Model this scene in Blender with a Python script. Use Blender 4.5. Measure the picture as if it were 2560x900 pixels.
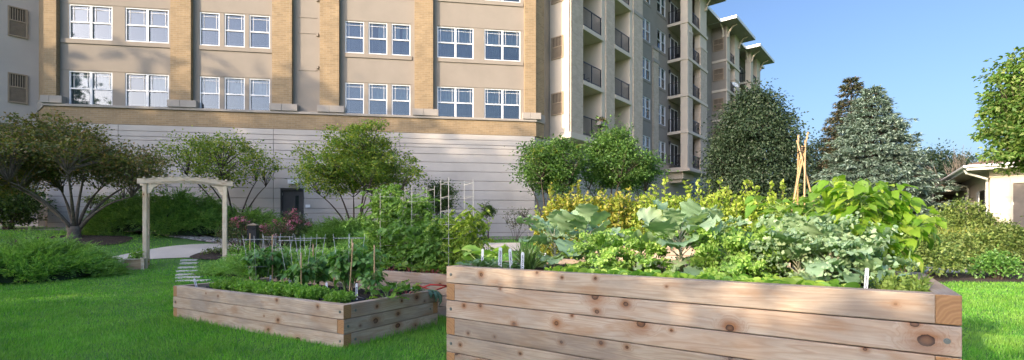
import bpy, math, random
import numpy as np
from mathutils import Matrix, Vector
rad = math.radians
random.seed(7); RS = np.random.RandomState(11)
for o in list(bpy.data.objects): bpy.data.objects.remove(o)
SC = bpy.context.scene
COL = SC.collection
# ------------------------------------------------------------------ camera, light, exposure
EYE = 1.12; F = 1200.0; HZ = 577.0; CX = 1280.0
cam_d = bpy.data.cameras.new('camera'); cam = bpy.data.objects.new('camera', cam_d); COL.objects.link(cam)
cam.location = (0, 0, EYE); cam.rotation_euler = (rad(90), 0, 0)
cam_d.sensor_width = 36; cam_d.lens = 36 * F / 2560; cam_d.shift_y = (HZ - 450) / 2560
cam_d.clip_start = .05; cam_d.clip_end = 3000
SC.camera = cam
SUN_AZ, SUN_EL = 229.5, 17.0
world = bpy.data.worlds.new('World'); SC.world = world; world.use_nodes = True
wn = world.node_tree.nodes; wl = world.node_tree.links; wn.clear()
sky = wn.new('ShaderNodeTexSky'); sky.sky_type = 'NISHITA'; sky.sun_disc = False
sky.sun_elevation = rad(SUN_EL); sky.sun_rotation = rad(SUN_AZ)
sky.air_density = 1.0; sky.dust_density = 4.0; sky.ozone_density = 4.0
bg = wn.new('ShaderNodeBackground'); bg.inputs[1].default_value = 0.15
wo = wn.new('ShaderNodeOutputWorld'); tint = wn.new('ShaderNodeMix'); tint.data_type = 'RGBA'; tint.blend_type = 'MULTIPLY'; tint.inputs[0].default_value = 1.0; tint.inputs[7].default_value = (.76, .715, .73, 1)
wl.new(sky.outputs[0], tint.inputs[6]); # added fill light: the sky is scaled up in the half round the sun
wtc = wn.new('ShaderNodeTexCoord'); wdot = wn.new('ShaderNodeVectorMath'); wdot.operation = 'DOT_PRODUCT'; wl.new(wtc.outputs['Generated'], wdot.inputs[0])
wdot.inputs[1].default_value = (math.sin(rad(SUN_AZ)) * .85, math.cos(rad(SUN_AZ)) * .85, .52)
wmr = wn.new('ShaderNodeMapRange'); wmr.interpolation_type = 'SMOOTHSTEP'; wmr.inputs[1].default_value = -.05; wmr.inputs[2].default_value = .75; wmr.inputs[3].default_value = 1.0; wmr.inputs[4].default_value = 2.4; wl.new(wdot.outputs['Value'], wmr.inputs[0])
sky_fill = wn.new('ShaderNodeVectorMath'); sky_fill.operation = 'SCALE'; wl.new(tint.outputs[2], sky_fill.inputs[0]); wl.new(wmr.outputs[0], sky_fill.inputs['Scale']); wl.new(sky_fill.outputs[0], bg.inputs[0]); wl.new(bg.outputs[0], wo.inputs[0])
sd = bpy.data.lights.new('sun', 'SUN'); sd.energy = 2.8; sd.angle = rad(0.5); sd.color = (1.0, .80, .56)
sun = bpy.data.objects.new('sun', sd); COL.objects.link(sun)
sv = Vector((math.sin(rad(SUN_AZ)) * math.cos(rad(SUN_EL)), math.cos(rad(SUN_AZ)) * math.cos(rad(SUN_EL)), math.sin(rad(SUN_EL))))
sun.rotation_euler = sv.to_track_quat('Z', 'Y').to_euler(); sun.location = (-20, -15, 30)
vs = SC.view_settings; vs.view_transform = 'Standard'; vs.look = 'None'; vs.exposure = 1.38; vs.gamma = 1; vs.use_curve_mapping = False

# ------------------------------------------------------------------ helpers
def X(px, Y): return (px - CX) / F * Y
def Zp(py, Y): return EYE + (HZ - py) / F * Y
def sm(t): t = min(1, max(0, t)); return t * t * (3 - 2 * t)
def gz(x, y):
    a = .86 * sm((y - 9) / 13)
    b = .45 * sm((-x - 6) / 8) * sm((y - 12) / 4)
    return a + b
def tag(o, label=None, cat=None, group=None, kind=None):
    if label: o['label'] = label
    if cat: o['category'] = cat
    if group: o['group'] = group
    if kind: o['kind'] = kind
    return o
def empty(name, loc, label=None, cat=None, group=None, rz=0):
    o = bpy.data.objects.new(name, None); COL.objects.link(o); o.location = loc; o.rotation_euler = (0, 0, rz)
    o.empty_display_size = .2
    return tag(o, label, cat, group)
def dup(root, loc, label=None, rz=None, sc=None):
    def cp(o, par):
        c = o.copy(); COL.objects.link(c); c.parent = par
        for ch in [q for q in bpy.data.objects if q.parent == o and q != c]:
            cp(ch, c)
        return c
    r = cp(root, None); r.location = loc
    if label: r['label'] = label
    if rz is not None: r.rotation_euler = (0, 0, rz)
    if sc is not None: r.scale = (sc, sc, sc)
    return r
class MB:
    """collects polygons; material index per face"""
    def __init__(s): s.v = []; s.f = []; s.m = []
    def add(s, vs_, fs_, mi=0):
        n = len(s.v); s.v += [tuple(p) for p in vs_]
        s.f += [tuple(n + i for i in f) for f in fs_]; s.m += [mi] * len(fs_)
    def box(s, x0, x1, y0, y1, z0, z1, mi=0, mend=None, T=None):
        P = [(x0, y0, z0), (x1, y0, z0), (x1, y1, z0), (x0, y1, z0), (x0, y0, z1), (x1, y0, z1), (x1, y1, z1), (x0, y1, z1)]
        if T is not None: P = [tuple(T @ Vector(p)) for p in P]
        fs_ = [(0, 3, 2, 1), (4, 5, 6, 7), (0, 1, 5, 4), (2, 3, 7, 6)]
        s.add(P, fs_, mi)
        n = len(s.v) - 8
        s.f += [(n + 1, n + 2, n + 6, n + 5), (n + 3, n, n + 4, n + 7)]; s.m += [mi if mend is None else mend] * 2
    def tube(s, pts, r, n=6, mi=0, cap=True):
        pts = [Vector(p) for p in pts]; rs = r if hasattr(r, '__len__') else [r] * len(pts)
        rings = []
        for i, p in enumerate(pts):
            d = (pts[min(i + 1, len(pts) - 1)] - pts[max(i - 1, 0)])
            if d.length < 1e-9: d = Vector((0, 0, 1))
            d.normalize()
            a = d.orthogonal().normalized() if i == 0 else (pa - d * pa.dot(d)).normalized()
            pa = a; b = d.cross(a)
            rings.append([p + (a * math.cos(6.2832 * k / n) + b * math.sin(6.2832 * k / n)) * rs[i] for k in range(n)])
        V = [q for R_ in rings for q in R_]; fs_ = []
        for i in range(len(pts) - 1):
            for k in range(n):
                fs_.append((i * n + k, i * n + (k + 1) % n, (i + 1) * n + (k + 1) % n, (i + 1) * n + k))
        if cap: fs_ += [tuple(range(n))[::-1], tuple((len(pts) - 1) * n + k for k in range(n))]
        s.add(V, fs_, mi)
    def prism(s, poly, z0, z1, mi=0):
        n = len(poly)
        V = [(x, y, z0) for x, y in poly] + [(x, y, z1) for x, y in poly]
        s.add(V, [tuple(range(n))[::-1], tuple(range(n, 2 * n))] + [(k, (k + 1) % n, n + (k + 1) % n, n + k) for k in range(n)], mi)
    def build(s, name, mats, parent=None, M=None, smooth=False):
        me = bpy.data.meshes.new(name); me.from_pydata(s.v, [], s.f)
        if not isinstance(mats, (list, tuple)): mats = [mats]
        for m in mats: me.materials.append(m)
        if len(mats) > 1: me.polygons.foreach_set('material_index', s.m)
        if smooth: me.polygons.foreach_set('use_smooth', [True] * len(me.polygons))
        me.update()
        o = bpy.data.objects.new(name, me); COL.objects.link(o)
        if M is not None: o.matrix_basis = M
        if parent is not None: par(o, parent)
        return o
def par(o, root):
    o.parent = root
    return o
def bevel(o, w=.004, seg=2):
    m = o.modifiers.new('bevel', 'BEVEL'); m.width = w; m.segments = seg; m.limit_method = 'ANGLE'; return o
# ------------------------------------------------------------------ materials
def nt(name):
    m = bpy.data.materials.new(name); m.use_nodes = True; t = m.node_tree; t.nodes.clear()
    out = t.nodes.new('ShaderNodeOutputMaterial'); p = t.nodes.new('ShaderNodeBsdfPrincipled')
    t.links.new(p.outputs[0], out.inputs[0]); return m, t, p, out
def N(t, typ, **k):
    n = t.nodes.new(typ)
    for a, b in k.items():
        if a.startswith('i_'):
            key = a[2:]; key = int(key) if key.isdigit() else key
            n.inputs[key].default_value = b
        else: setattr(n, a, b)
    return n
def ramp(t, fac, stops):
    r = t.nodes.new('ShaderNodeValToRGB'); e = r.color_ramp.elements
    while len(e) < len(stops): e.new(.5)
    for i, (p, c) in enumerate(stops): e[i].position = p; e[i].color = (*c, 1)
    t.links.new(fac, r.inputs[0]); return r.outputs[0]
def noise(t, vec, scale, detail=4, rough=.55):
    n = N(t, 'ShaderNodeTexNoise', i_Scale=scale, i_Detail=detail, i_Roughness=rough)
    if vec is not None: t.links.new(vec, n.inputs['Vector'])
    return n.outputs[0]
def mapping(t, src, sc, loc=(0, 0, 0)):
    m = t.nodes.new('ShaderNodeMapping'); m.inputs['Scale'].default_value = sc; m.inputs['Location'].default_value = loc
    t.links.new(src, m.inputs[0]); return m.outputs[0]
def bump(t, p, h, st=.3, dist=.01):
    b = N(t, 'ShaderNodeBump', i_Strength=st, i_Distance=dist); t.links.new(h, b.inputs['Height']); t.links.new(b.outputs[0], p.inputs['Normal'])
def mixc(t, fac, a, b, mode='MIX'):
    m = t.nodes.new('ShaderNodeMix'); m.data_type = 'RGBA'; m.blend_type = mode
    for s, v in ((0, fac), (6, a), (7, b)):
        if hasattr(v, 'links') or hasattr(v, 'is_linked'): t.links.new(v, m.inputs[s])
        elif s == 0: m.inputs[0].default_value = v
        else: m.inputs[s].default_value = (*v, 1)
    return m.outputs[2]
def math_(t, op, a, b=None):
    m = t.nodes.new('ShaderNodeMath'); m.operation = op
    for s, v in ((0, a), (1, b)):
        if v is None: continue
        if hasattr(v, 'is_linked'): t.links.new(v, m.inputs[s])
        else: m.inputs[s].default_value = v
    return m.outputs[0]
def simple(name, col, rough=.6, metal=0, var=.12, nscale=6, bst=0.1, bsc=60):
    m, t, p, o = nt(name); tc = N(t, 'ShaderNodeTexCoord').outputs['Object']
    n = noise(t, tc, nscale, 5)
    lo = tuple(c * (1 - var) for c in col); hi = tuple(min(1, c * (1 + var)) for c in col)
    t.links.new(ramp(t, n, [(.3, lo), (.7, hi)]), p.inputs['Base Color'])
    p.inputs['Roughness'].default_value = rough; p.inputs['Metallic'].default_value = metal
    if bst: bump(t, p, noise(t, tc, bsc, 3), bst, .004)
    return m
def foliage(name, cols, trans=.35, rough=.5, spec=.35, huev=0.0):
    m, t, p, out = nt(name)
    g = N(t, 'ShaderNodeNewGeometry').outputs['Random Per Island']
    n = len(cols); st = [((i + .5) / n if n > 1 else 0, c) for i, c in enumerate(cols)]
    c = ramp(t, g, st)
    tc = N(t, 'ShaderNodeTexCoord').outputs['Object']
    n2 = noise(t, tc, 1.3, 3)
    v = ramp(t, n2, [(.3, (.72, .72, .72)), (.7, (1.2, 1.2, 1.2))])
    c2 = mixc(t, 1.0, c, v, 'MULTIPLY')
    t.links.new(c2, p.inputs['Base Color']); p.inputs['Roughness'].default_value = rough
    p.inputs['Specular IOR Level'].default_value = spec
    tr = t.nodes.new('ShaderNodeBsdfTranslucent')
    c3 = mixc(t, 1.0, c2, (1.35, 1.5, .55), 'MULTIPLY'); t.links.new(c3, tr.inputs[0])
    mx = t.nodes.new('ShaderNodeMixShader'); mx.inputs[0].default_value = trans
    t.links.new(p.outputs[0], mx.inputs[1]); t.links.new(tr.outputs[0], mx.inputs[2]); t.links.new(mx.outputs[0], out.inputs[0])
    return m
def grass_mat():
    m = foliage('grass_blade', [(.075, .26, .018), (.11, .35, .025), (.16, .42, .035), (.25, .44, .10)], .35, .55)
    t = m.node_tree; p = [n for n in t.nodes if n.type == 'BSDF_PRINCIPLED'][0]; src = p.inputs['Base Color'].links[0].from_socket
    tc = N(t, 'ShaderNodeTexCoord').outputs['Object']; n1 = noise(t, tc, 1.1, 5, .65); n2 = noise(t, mapping(t, tc, (1, 1, 1), (7, 3, 0)), 4.5, 4, .6)
    c = mixc(t, ramp(t, n1, [(.42, (0, 0, 0)), (.62, (.75, .75, .75))]), src, (.26, .45, .07)); c = mixc(t, ramp(t, n2, [(.52, (0, 0, 0)), (.64, (.7, .7, .7))]), c, (.07, .19, .06))
    t.links.new(c, p.inputs['Base Color']); return m
def brick_mat(name, c1, c2, mortar):
    m, t, p, o = nt(name); tc = N(t, 'ShaderNodeTexCoord').outputs['Object']
    sx = t.nodes.new('ShaderNodeSeparateXYZ'); t.links.new(tc, sx.inputs[0])
    cb = t.nodes.new('ShaderNodeCombineXYZ'); t.links.new(math_(t, 'ADD', sx.outputs[0], sx.outputs[1]), cb.inputs[0]); t.links.new(sx.outputs[2], cb.inputs[1])
    b = N(t, 'ShaderNodeTexBrick', i_Scale=1.0); t.links.new(cb.outputs[0], b.inputs['Vector'])
    b.inputs['Brick Width'].default_value = .26; b.inputs['Row Height'].default_value = .083; b.inputs['Mortar Size'].default_value = .007
    b.inputs['Color1'].default_value = (*c1, 1); b.inputs['Color2'].default_value = (*c2, 1); b.inputs['Mortar'].default_value = (*mortar, 1)
    n = noise(t, tc, 2.5, 4); v = ramp(t, n, [(.3, (.86, .86, .86)), (.7, (1.1, 1.1, 1.1))])
    t.links.new(mixc(t, 1.0, b.outputs[0], v, 'MULTIPLY'), p.inputs['Base Color']); p.inputs['Roughness'].default_value = .85
    bump(t, p, b.outputs['Fac'], -.5, .006)
    return m
def wood_mat(name, base, light, dark, knots=1.0, endgrain=False, grey=.5, klist=None):
    """grain runs along local x"""
    m, t, p, o = nt(name); tc = N(t, 'ShaderNodeTexCoord').outputs['Object']
    oi = N(t, 'ShaderNodeObjectInfo').outputs['Random']
    off = t.nodes.new('ShaderNodeCombineXYZ'); t.links.new(math_(t, 'MULTIPLY', oi, 37.0), off.inputs[0]); t.links.new(math_(t, 'MULTIPLY', oi, 11.0), off.inputs[1]); t.links.new(math_(t, 'MULTIPLY', oi, 5.0), off.inputs[2])
    va = t.nodes.new('ShaderNodeVectorMath'); va.operation = 'ADD'; t.links.new(tc, va.inputs[0]); t.links.new(off.outputs[0], va.inputs[1])
    v = va.outputs[0]
    if endgrain:
        w = N(t, 'ShaderNodeTexWave', i_Scale=9.0, i_Distortion=6.0, i_Detail=4.0, wave_type='RINGS', rings_direction='X'); t.links.new(tc, w.inputs[0])
        t.links.new(ramp(t, w.outputs[1], [(.0, tuple(.45 * a + .55 * b for a, b in zip(dark, base))), (.5, base), (1, tuple(.3 * a + .7 * b for a, b in zip(dark, base)))]), p.inputs['Base Color'])
        p.inputs['Roughness'].default_value = .75; bump(t, p, w.outputs[1], .3, .003); return m
    # knots: hand placed ones (x, z, radius in metres on the face) or scattered ones
    if klist is not None:
        sx = t.nodes.new('ShaderNodeSeparateXYZ'); t.links.new(tc, sx.inputs[0]); wob = math_(t, 'MULTIPLY', math_(t, 'SUBTRACT', noise(t, tc, 55, 2), .5), .35); D = None
        for kx, kz, kr in klist:
            dx = math_(t, 'DIVIDE', math_(t, 'SUBTRACT', sx.outputs[0], kx), kr * 1.15); dz_ = math_(t, 'DIVIDE', math_(t, 'SUBTRACT', sx.outputs[2], kz), kr)
            q = math_(t, 'SQRT', math_(t, 'ADD', math_(t, 'MULTIPLY', dx, dx), math_(t, 'MULTIPLY', dz_, dz_)))
            D = q if D is None else math_(t, 'MINIMUM', D, q)
        D = math_(t, 'ADD', D, wob) if D is not None else None
        near = math_(t, 'MAXIMUM', math_(t, 'SUBTRACT', 1.0, math_(t, 'DIVIDE', D, 5.0)), 0.0); near = math_(t, 'MULTIPLY', near, near)
        kmask = math_(t, 'LESS_THAN', D, 1.0); kd = D; hmask = None
    else:
        sx = t.nodes.new('ShaderNodeSeparateXYZ'); t.links.new(v, sx.inputs[0]); kc = t.nodes.new('ShaderNodeCombineXYZ')
        t.links.new(math_(t, 'MULTIPLY', sx.outputs[0], 2.5), kc.inputs[0]); t.links.new(math_(t, 'MULTIPLY', math_(t, 'ADD', sx.outputs[2], math_(t, 'MULTIPLY', sx.outputs[1], .8)), 3.6), kc.inputs[1])
        vor = N(t, 'ShaderNodeTexVoronoi', i_Scale=1.0, i_Randomness=1.0); vor.voronoi_dimensions = '2D'; t.links.new(kc.outputs[0], vor.inputs['Vector'])
        dist = vor.outputs['Distance']; sel = t.nodes.new('ShaderNodeSeparateColor'); t.links.new(vor.outputs['Color'], sel.inputs[0])
        size = math_(t, 'MULTIPLY', math_(t, 'SUBTRACT', sel.outputs[0], .5), .20 * knots)
        near = math_(t, 'MAXIMUM', math_(t, 'SUBTRACT', 1.0, math_(t, 'DIVIDE', dist, .34)), 0.0); near = math_(t, 'MULTIPLY', near, near)
        hmask = math_(t, 'GREATER_THAN', sel.outputs[0], .56); kmask = math_(t, 'MULTIPLY', math_(t, 'LESS_THAN', dist, size), hmask); kd = math_(t, 'DIVIDE', dist, size)
    # grain coordinate bends round knots
    gv = mapping(t, v, (.55, 9.0, 9.0))
    bend = t.nodes.new('ShaderNodeVectorMath'); bend.operation = 'ADD'
    cb = t.nodes.new('ShaderNodeCombineXYZ'); t.links.new(math_(t, 'MULTIPLY', near, 2.2), cb.inputs[1]); t.links.new(math_(t, 'MULTIPLY', near, 2.2), cb.inputs[2])
    t.links.new(gv, bend.inputs[0]); t.links.new(cb.outputs[0], bend.inputs[1])
    g0 = noise(t, bend.outputs[0], 1.3, 2, .4)
    rings = math_(t, 'SINE', math_(t, 'MULTIPLY', g0, 75.0))
    fine = noise(t, mapping(t, v, (2.0, 60, 60)), 2.0, 5, .7)
    big = noise(t, mapping(t, v, (1.2, 2.5, 5.0)), 1.0, 3)
    c = ramp(t, big, [(.32, base), (.5, light), (.72, tuple(.55 * a + .45 * b for a, b in zip(base, dark)))])
    c = mixc(t, math_(t, 'MULTIPLY', math_(t, 'MAXIMUM', rings, 0.0), .34), c, dark)
    c = mixc(t, math_(t, 'MULTIPLY', ramp(t, fine, [(.45, (0, 0, 0)), (.75, (1, 1, 1))]), .3), c, tuple(x * .8 for x in dark))
    halo = math_(t, 'MULTIPLY', near, 1.7 if klist is not None else 1.2)
    if hmask is not None: halo = math_(t, 'MULTIPLY', halo, hmask)
    halo = math_(t, 'MINIMUM', math_(t, 'MULTIPLY', halo, ramp(t, noise(t, mapping(t, v, (3, 14, 14)), 1.5, 4, .6), [(.3, (.5, .5, .5)), (.7, (1.2, 1.2, 1.2))])), .92)
    c = mixc(t, halo, c, (dark[0] * .95, dark[1] * .72, dark[2] * .50))
    c = mixc(t, kmask, c, ramp(t, kd, [(.0, (.17, .085, .04)), (.55, (.12, .055, .028)), (.9, (.04, .018, .010))]))
    # grey weather stains
    st = noise(t, mapping(t, v, (1.0, 3.0, 3.0), (4, 2, 1)), 1.6, 5, .6)
    c = mixc(t, math_(t, 'MULTIPLY', ramp(t, st, [(.46, (0, 0, 0)), (.60, (1, 1, 1))]), grey), c, (.20, .17, .15))
    s2_ = noise(t, mapping(t, v, (2.2, 7.0, 7.0), (9, 1, 5)), 1.2, 4, .6)
    c = mixc(t, math_(t, 'MULTIPLY', ramp(t, s2_, [(.56, (0, 0, 0)), (.68, (1, 1, 1))]), .55), c, (.30, .17, .09))
    rv = math_(t, 'ADD', math_(t, 'MULTIPLY', N(t, 'ShaderNodeObjectInfo').outputs['Random'], .26), .84); rc = t.nodes.new('ShaderNodeCombineColor')
    for i_, f_ in enumerate((1.0, .985, .97)): t.links.new(math_(t, 'MULTIPLY', rv, f_), rc.inputs[i_])
    c = mixc(t, 1.0, c, rc.outputs[0], 'MULTIPLY')
    t.links.new(c, p.inputs['Base Color']); p.inputs['Roughness'].default_value = .72; p.inputs['Specular IOR Level'].default_value = .25
    h = math_(t, 'ADD', math_(t, 'MULTIPLY', fine, .7), math_(t, 'MULTIPLY', rings, .15))
    bump(t, p, h, .45, .004)
    return m
def soil_mat(name, c1, c2, sc=40, bs=1.0):
    m, t, p, o = nt(name); tc = N(t, 'ShaderNodeTexCoord').outputs['Object']
    n = noise(t, tc, sc, 8, .7); v = N(t, 'ShaderNodeTexVoronoi', i_Scale=sc * 1.4); t.links.new(tc, v.inputs['Vector'])
    c = ramp(t, n, [(.35, c1), (.62, c2), (.8, tuple(min(1, x * 2.2) for x in c2))])
    t.links.new(c, p.inputs['Base Color']); p.inputs['Roughness'].default_value = .95
    bump(t, p, math_(t, 'ADD', n, v.outputs['Distance']), bs, .03); return m
def ground_mat():
    m, t, p, o = nt('lawn_ground'); tc = N(t, 'ShaderNodeTexCoord').outputs['Object']
    n = noise(t, tc, .5, 5); n2 = noise(t, tc, 28, 6, .7)
    c = mixc(t, .5, ramp(t, n, [(.3, (.07, .17, .03)), (.7, (.11, .25, .045))]), ramp(t, n2, [(.3, (.04, .12, .02)), (.75, (.13, .28, .06))]))
    t.links.new(c, p.inputs['Base Color']); p.inputs['Roughness'].default_value = .9; bump(t, p, n2, 1.0, .05); return m
def concrete_mat(name, col):
    m, t, p, o = nt(name); tc = N(t, 'ShaderNodeTexCoord').outputs['Object']
    n = noise(t, tc, .9, 6, .6); n2 = noise(t, tc, 45, 6, .7)
    c = mixc(t, .35, ramp(t, n, [(.3, tuple(x * .8 for x in col)), (.7, tuple(x * 1.1 for x in col))]), ramp(t, n2, [(.35, tuple(x * .7 for x in col)), (.65, tuple(min(1, x * 1.2) for x in col))]))
    t.links.new(c, p.inputs['Base Color']); p.inputs['Roughness'].default_value = .88; bump(t, p, n2, .35, .01); return m
def glass_mat():
    m, t, p, out = nt('window_glass')
    g = N(t, 'ShaderNodeBsdfGlossy', i_Roughness=.03); g.inputs[0].default_value = (.9, .95, 1, 1)
    tr = N(t, 'ShaderNodeBsdfTransparent'); tr.inputs[0].default_value = (.75, .85, .9, 1)
    fr = N(t, 'ShaderNodeFresnel', i_IOR=1.7); f2 = math_(t, 'ADD', math_(t, 'MULTIPLY', fr.outputs[0], .9), .05)
    mx = t.nodes.new('ShaderNodeMixShader'); t.links.new(f2, mx.inputs[0]); t.links.new(tr.outputs[0], mx.inputs[1]); t.links.new(g.outputs[0], mx.inputs[2])
    t.links.new(mx.outputs[0], out.inputs[0]); return m
M_ = {}
M_['stucco'] = simple('stucco_taupe', (.25, .218, .182), .9, var=.06, nscale=1.2, bst=.25, bsc=90)
M_['stucco_cream'] = simple('stucco_cream', (.56, .48, .385), .9, var=.05, nscale=1.2, bst=.25, bsc=90)
M_['stucco_pink'] = simple('stucco_pale', (.50, .435, .38), .9, var=.05, nscale=1.0, bst=.25, bsc=90)
M_['stone'] = simple('cast_stone', (.31, .28, .245), .85, var=.06, nscale=3, bst=.15)
M_['siding'] = simple('siding_panel', (.42, .385, .345), .8, var=.13, nscale=.7, bst=.1, bsc=40)
M_['groove'] = simple('groove_dark', (.21, .19, .17), .9)
M_['soffit'] = simple('soffit', (.33, .29, .245), .9, var=.1)
M_['fascia'] = simple('fascia_white', (.66, .66, .64), .5, var=.05)
M_['brick'] = brick_mat('tan_brick', (.305, .215, .118), (.245, .172, .092), (.30, .24, .165))
M_['brick2'] = brick_mat('wing_brick_lightened', (.50, .405, .31), (.43, .34, .255), (.50, .43, .35))  # wing brick, its colour lightened to make up for the shade there
M_['white'] = simple('white_vinyl', (.66, .67, .68), .35, var=.03, bst=0)
M_['glass'] = glass_mat()
M_['screen'] = simple('insect_screen', (.075, .08, .085), .6, var=.2)
M_['curtain'] = simple('curtain_cloth', (.27, .29, .30), .9, var=.1)
M_['blind'] = simple('blind_slats', (.22, .26, .30), .8, var=.1)
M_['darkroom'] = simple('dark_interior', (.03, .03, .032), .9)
M_['rail'] = simple('black_rail', (.018, .018, .02), .4, bst=0)
M_['vent'] = simple('vent_tan', (.33, .25, .17), .7, var=.1)
M_['vent_d'] = simple('vent_dark', (.10, .075, .05), .8)
M_['door_dark'] = simple('door_charcoal', (.035, .033, .034), .45, var=.1)
M_['steel'] = simple('steel', (.55, .55, .53), .35, metal=.9, bst=0)
M_['galv'] = simple('galvanised_wire', (.46, .45, .42), .5, metal=.35, bst=0)
M_['black'] = simple('black_plastic', (.02, .02, .022), .45, bst=0)
M_['blackmetal'] = simple('bollard_black', (.022, .022, .026), .4, bst=0)
M_['roof'] = simple('roof_metal', (.22, .22, .215), .5)
M_['shingle'] = soil_mat('roof_shingle', (.12, .075, .05), (.20, .13, .09), 12, .4)
M_['cedar'] = wood_mat('cedar_weathered', (.41, .315, .225), (.46, .375, .285), (.25, .15, .085), grey=.4)
M_['cedar_warm'] = wood_mat('cedar_warm', (.39, .28, .195), (.44, .36, .28), (.26, .145, .08), grey=.25)
M_['cedar_end'] = wood_mat('cedar_end', (.37, .20, .085), (.5, .3, .15), (.17, .075, .03), endgrain=True)
M_['pine'] = wood_mat('pine_pale', (.66, .56, .41), (.70, .61, .47), (.42, .29, .16), knots=.6, grey=.1)
M_['pine_s'] = wood_mat('planter_cedar', (.46, .30, .16), (.52, .38, .24), (.25, .11, .04), knots=1.2, grey=.05)
M_['soil'] = soil_mat('garden_soil', (.012, .009, .007), (.035, .026, .02), 45)
M_['mulch'] = soil_mat('bark_mulch', (.03, .02, .015), (.075, .052, .038), 22)
M_['gravel'] = soil_mat('river_gravel', (.15, .13, .11), (.32, .29, .26), 14)
M_['ground'] = ground_mat()
M_['concrete'] = concrete_mat('path_concrete', (.56, .50, .42))
M_['paver'] = concrete_mat('paver_concrete', (.58, .54, .47))
M_['bark'] = simple('bark_grey', (.15, .125, .10), .9, var=.35, nscale=12, bst=.8, bsc=30)
M_['bark_d'] = simple('bark_dark', (.07, .052, .04), .9, var=.3, nscale=12, bst=.8, bsc=30)
M_['bamboo'] = simple('bamboo_cane', (.42, .28, .14), .5, var=.25, nscale=9)
M_['tagw'] = simple('plant_tag_plastic', (.56, .60, .66), .4, bst=0, var=.03)
M_['ink'] = simple('marker_ink', (.015, .02, .04), .6, bst=0)
M_['hose'] = simple('red_hose', (.45, .03, .02), .4, bst=0)
M_['terra'] = simple('terracotta', (.50, .25, .14), .8)
# ------------------------------------------------------------------ leaf instancing (plain meshes built with numpy)
def tmpl(rows, fold=.15, droop=.25, curl=0.0):
    """rows: list of (y, halfwidth); ends collapse to a point"""
    V = [(0, 0, 0)]; Fc = []
    inner = rows[1:-1]
    for y, w in inner:
        z = -droop * y * y
        V += [(-w, y, z + fold * w), (0, y, z), (w, y, z + fold * w)]
    y = rows[-1][0]; V.append((0, y, -droop * y * y)); tip = len(V) - 1
    Fc += [(0, 2, 1), (0, 3, 2)]
    for i in range(len(inner) - 1):
        a = 1 + 3 * i; b = a + 3
        Fc += [(a, a + 1, b + 1, b), (a + 1, a + 2, b + 2, b + 1)]
    a = 1 + 3 * (len(inner) - 1)
    Fc += [(a, a + 1, tip), (a + 1, a + 2, tip)]
    return np.array(V, float), Fc
T_KITE = (np.array([(0, 0, 0), (.32, .5, .06), (0, 1, -.08), (-.32, .5, .06)], float), [(0, 1, 2, 3)])
T_NARROW = (np.array([(0, 0, 0), (.09, .4, .02), (0, 1, -.05), (-.09, .4, .02)], float), [(0, 1, 2, 3)])
T_FOLD = (np.array([(0, 0, 0), (.3, .45, .12), (0, 1, -.12), (-.3, .45, .12), (0, .5, -.02)], float), [(0, 1, 4), (1, 2, 4), (0, 4, 3), (4, 2, 3)])
T_OVATE = tmpl([(0, 0), (.12, .22), (.38, .33), (.7, .2), (1, 0)], .35, .35)
T_LANCE = tmpl([(0, 0), (.15, .10), (.42, .17), (.75, .10), (1, 0)], .3, .45)
T_ROUND = tmpl([(0, 0), (.35, .08), (.5, .28), (.72, .36), (.92, .24), (1.0, 0)], .25, .15)
T_BLADE = (np.array([(-.5, 0, 0), (.5, 0, 0), (.32, .55, 0), (-.32, .55, 0), (0, 1, 0)], float), [(0, 1, 2, 3), (3, 2, 4)])
def norm(a): return a / np.maximum(np.linalg.norm(a, axis=1, keepdims=True), 1e-9)
def leaves(name, tm, P, A, Nn, S, mat, parent=None, wscale=1.0):
    """P positions, A leaf axis, Nn approx normal, S size"""
    P = np.asarray(P, float); A = norm(np.asarray(A, float)); Nn = np.asarray(Nn, float)
    side = norm(np.cross(A, Nn)); nn = np.cross(side, A)
    V0, Fc = tm; n = len(P); k = len(V0)
    S = np.broadcast_to(np.asarray(S, float), (n,))
    W = np.broadcast_to(np.asarray(wscale, float), (n,))
    V = P[:, None, :] + S[:, None, None] * (V0[None, :, 0, None] * side[:, None, :] * W[:, None, None] + V0[None, :, 1, None] * A[:, None, :] + V0[None, :, 2, None] * nn[:, None, :])
    return raw(name, V.reshape(-1, 3), Fc, k, n, mat, parent)
def raw(name, V, Fc, k, n, mat, parent):
    idx = np.concatenate([np.array(f) for f in Fc]); tot = np.array([len(f) for f in Fc])
    L = (idx[None, :] + k * np.arange(n)[:, None]).ravel(); totals = np.tile(tot, n)
    me = bpy.data.meshes.new(name); me.vertices.add(len(V)); me.vertices.foreach_set('co', V.astype(np.float32).ravel())
    me.loops.add(len(L)); me.loops.foreach_set('vertex_index', L.astype(np.int32))
    me.polygons.add(len(totals)); st = np.concatenate([[0], np.cumsum(totals)[:-1]])
    me.polygons.foreach_set('loop_start', st.astype(np.int32)); me.polygons.foreach_set('loop_total', totals.astype(np.int32))
    me.polygons.foreach_set('use_smooth', np.ones(len(totals), dtype=bool))
    me.materials.append(mat); me.update(calc_edges=True)
    o = bpy.data.objects.new(name, me); COL.objects.link(o)
    if parent is not None: o.parent = parent
    return o
def rdir(n, up=0.0, rs=RS):
    v = rs.normal(size=(n, 3)); v = norm(v); v[:, 2] += up; return norm(v)
class Bag:
    def __init__(s): s.P = []; s.A = []; s.N = []; s.S = []
    def add(s, P, A, Nn, S):
        P = np.atleast_2d(P); n = len(P); s.P.append(P); s.A.append(np.broadcast_to(A, (n, 3))); s.N.append(np.broadcast_to(Nn, (n, 3))); s.S.append(np.broadcast_to(S, (n,)))
    def out(s, name, tm, mat, parent=None, w=1.0):
        return leaves(name, tm, np.vstack(s.P), np.vstack(s.A), np.vstack(s.N), np.concatenate(s.S), mat, parent, w)
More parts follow.
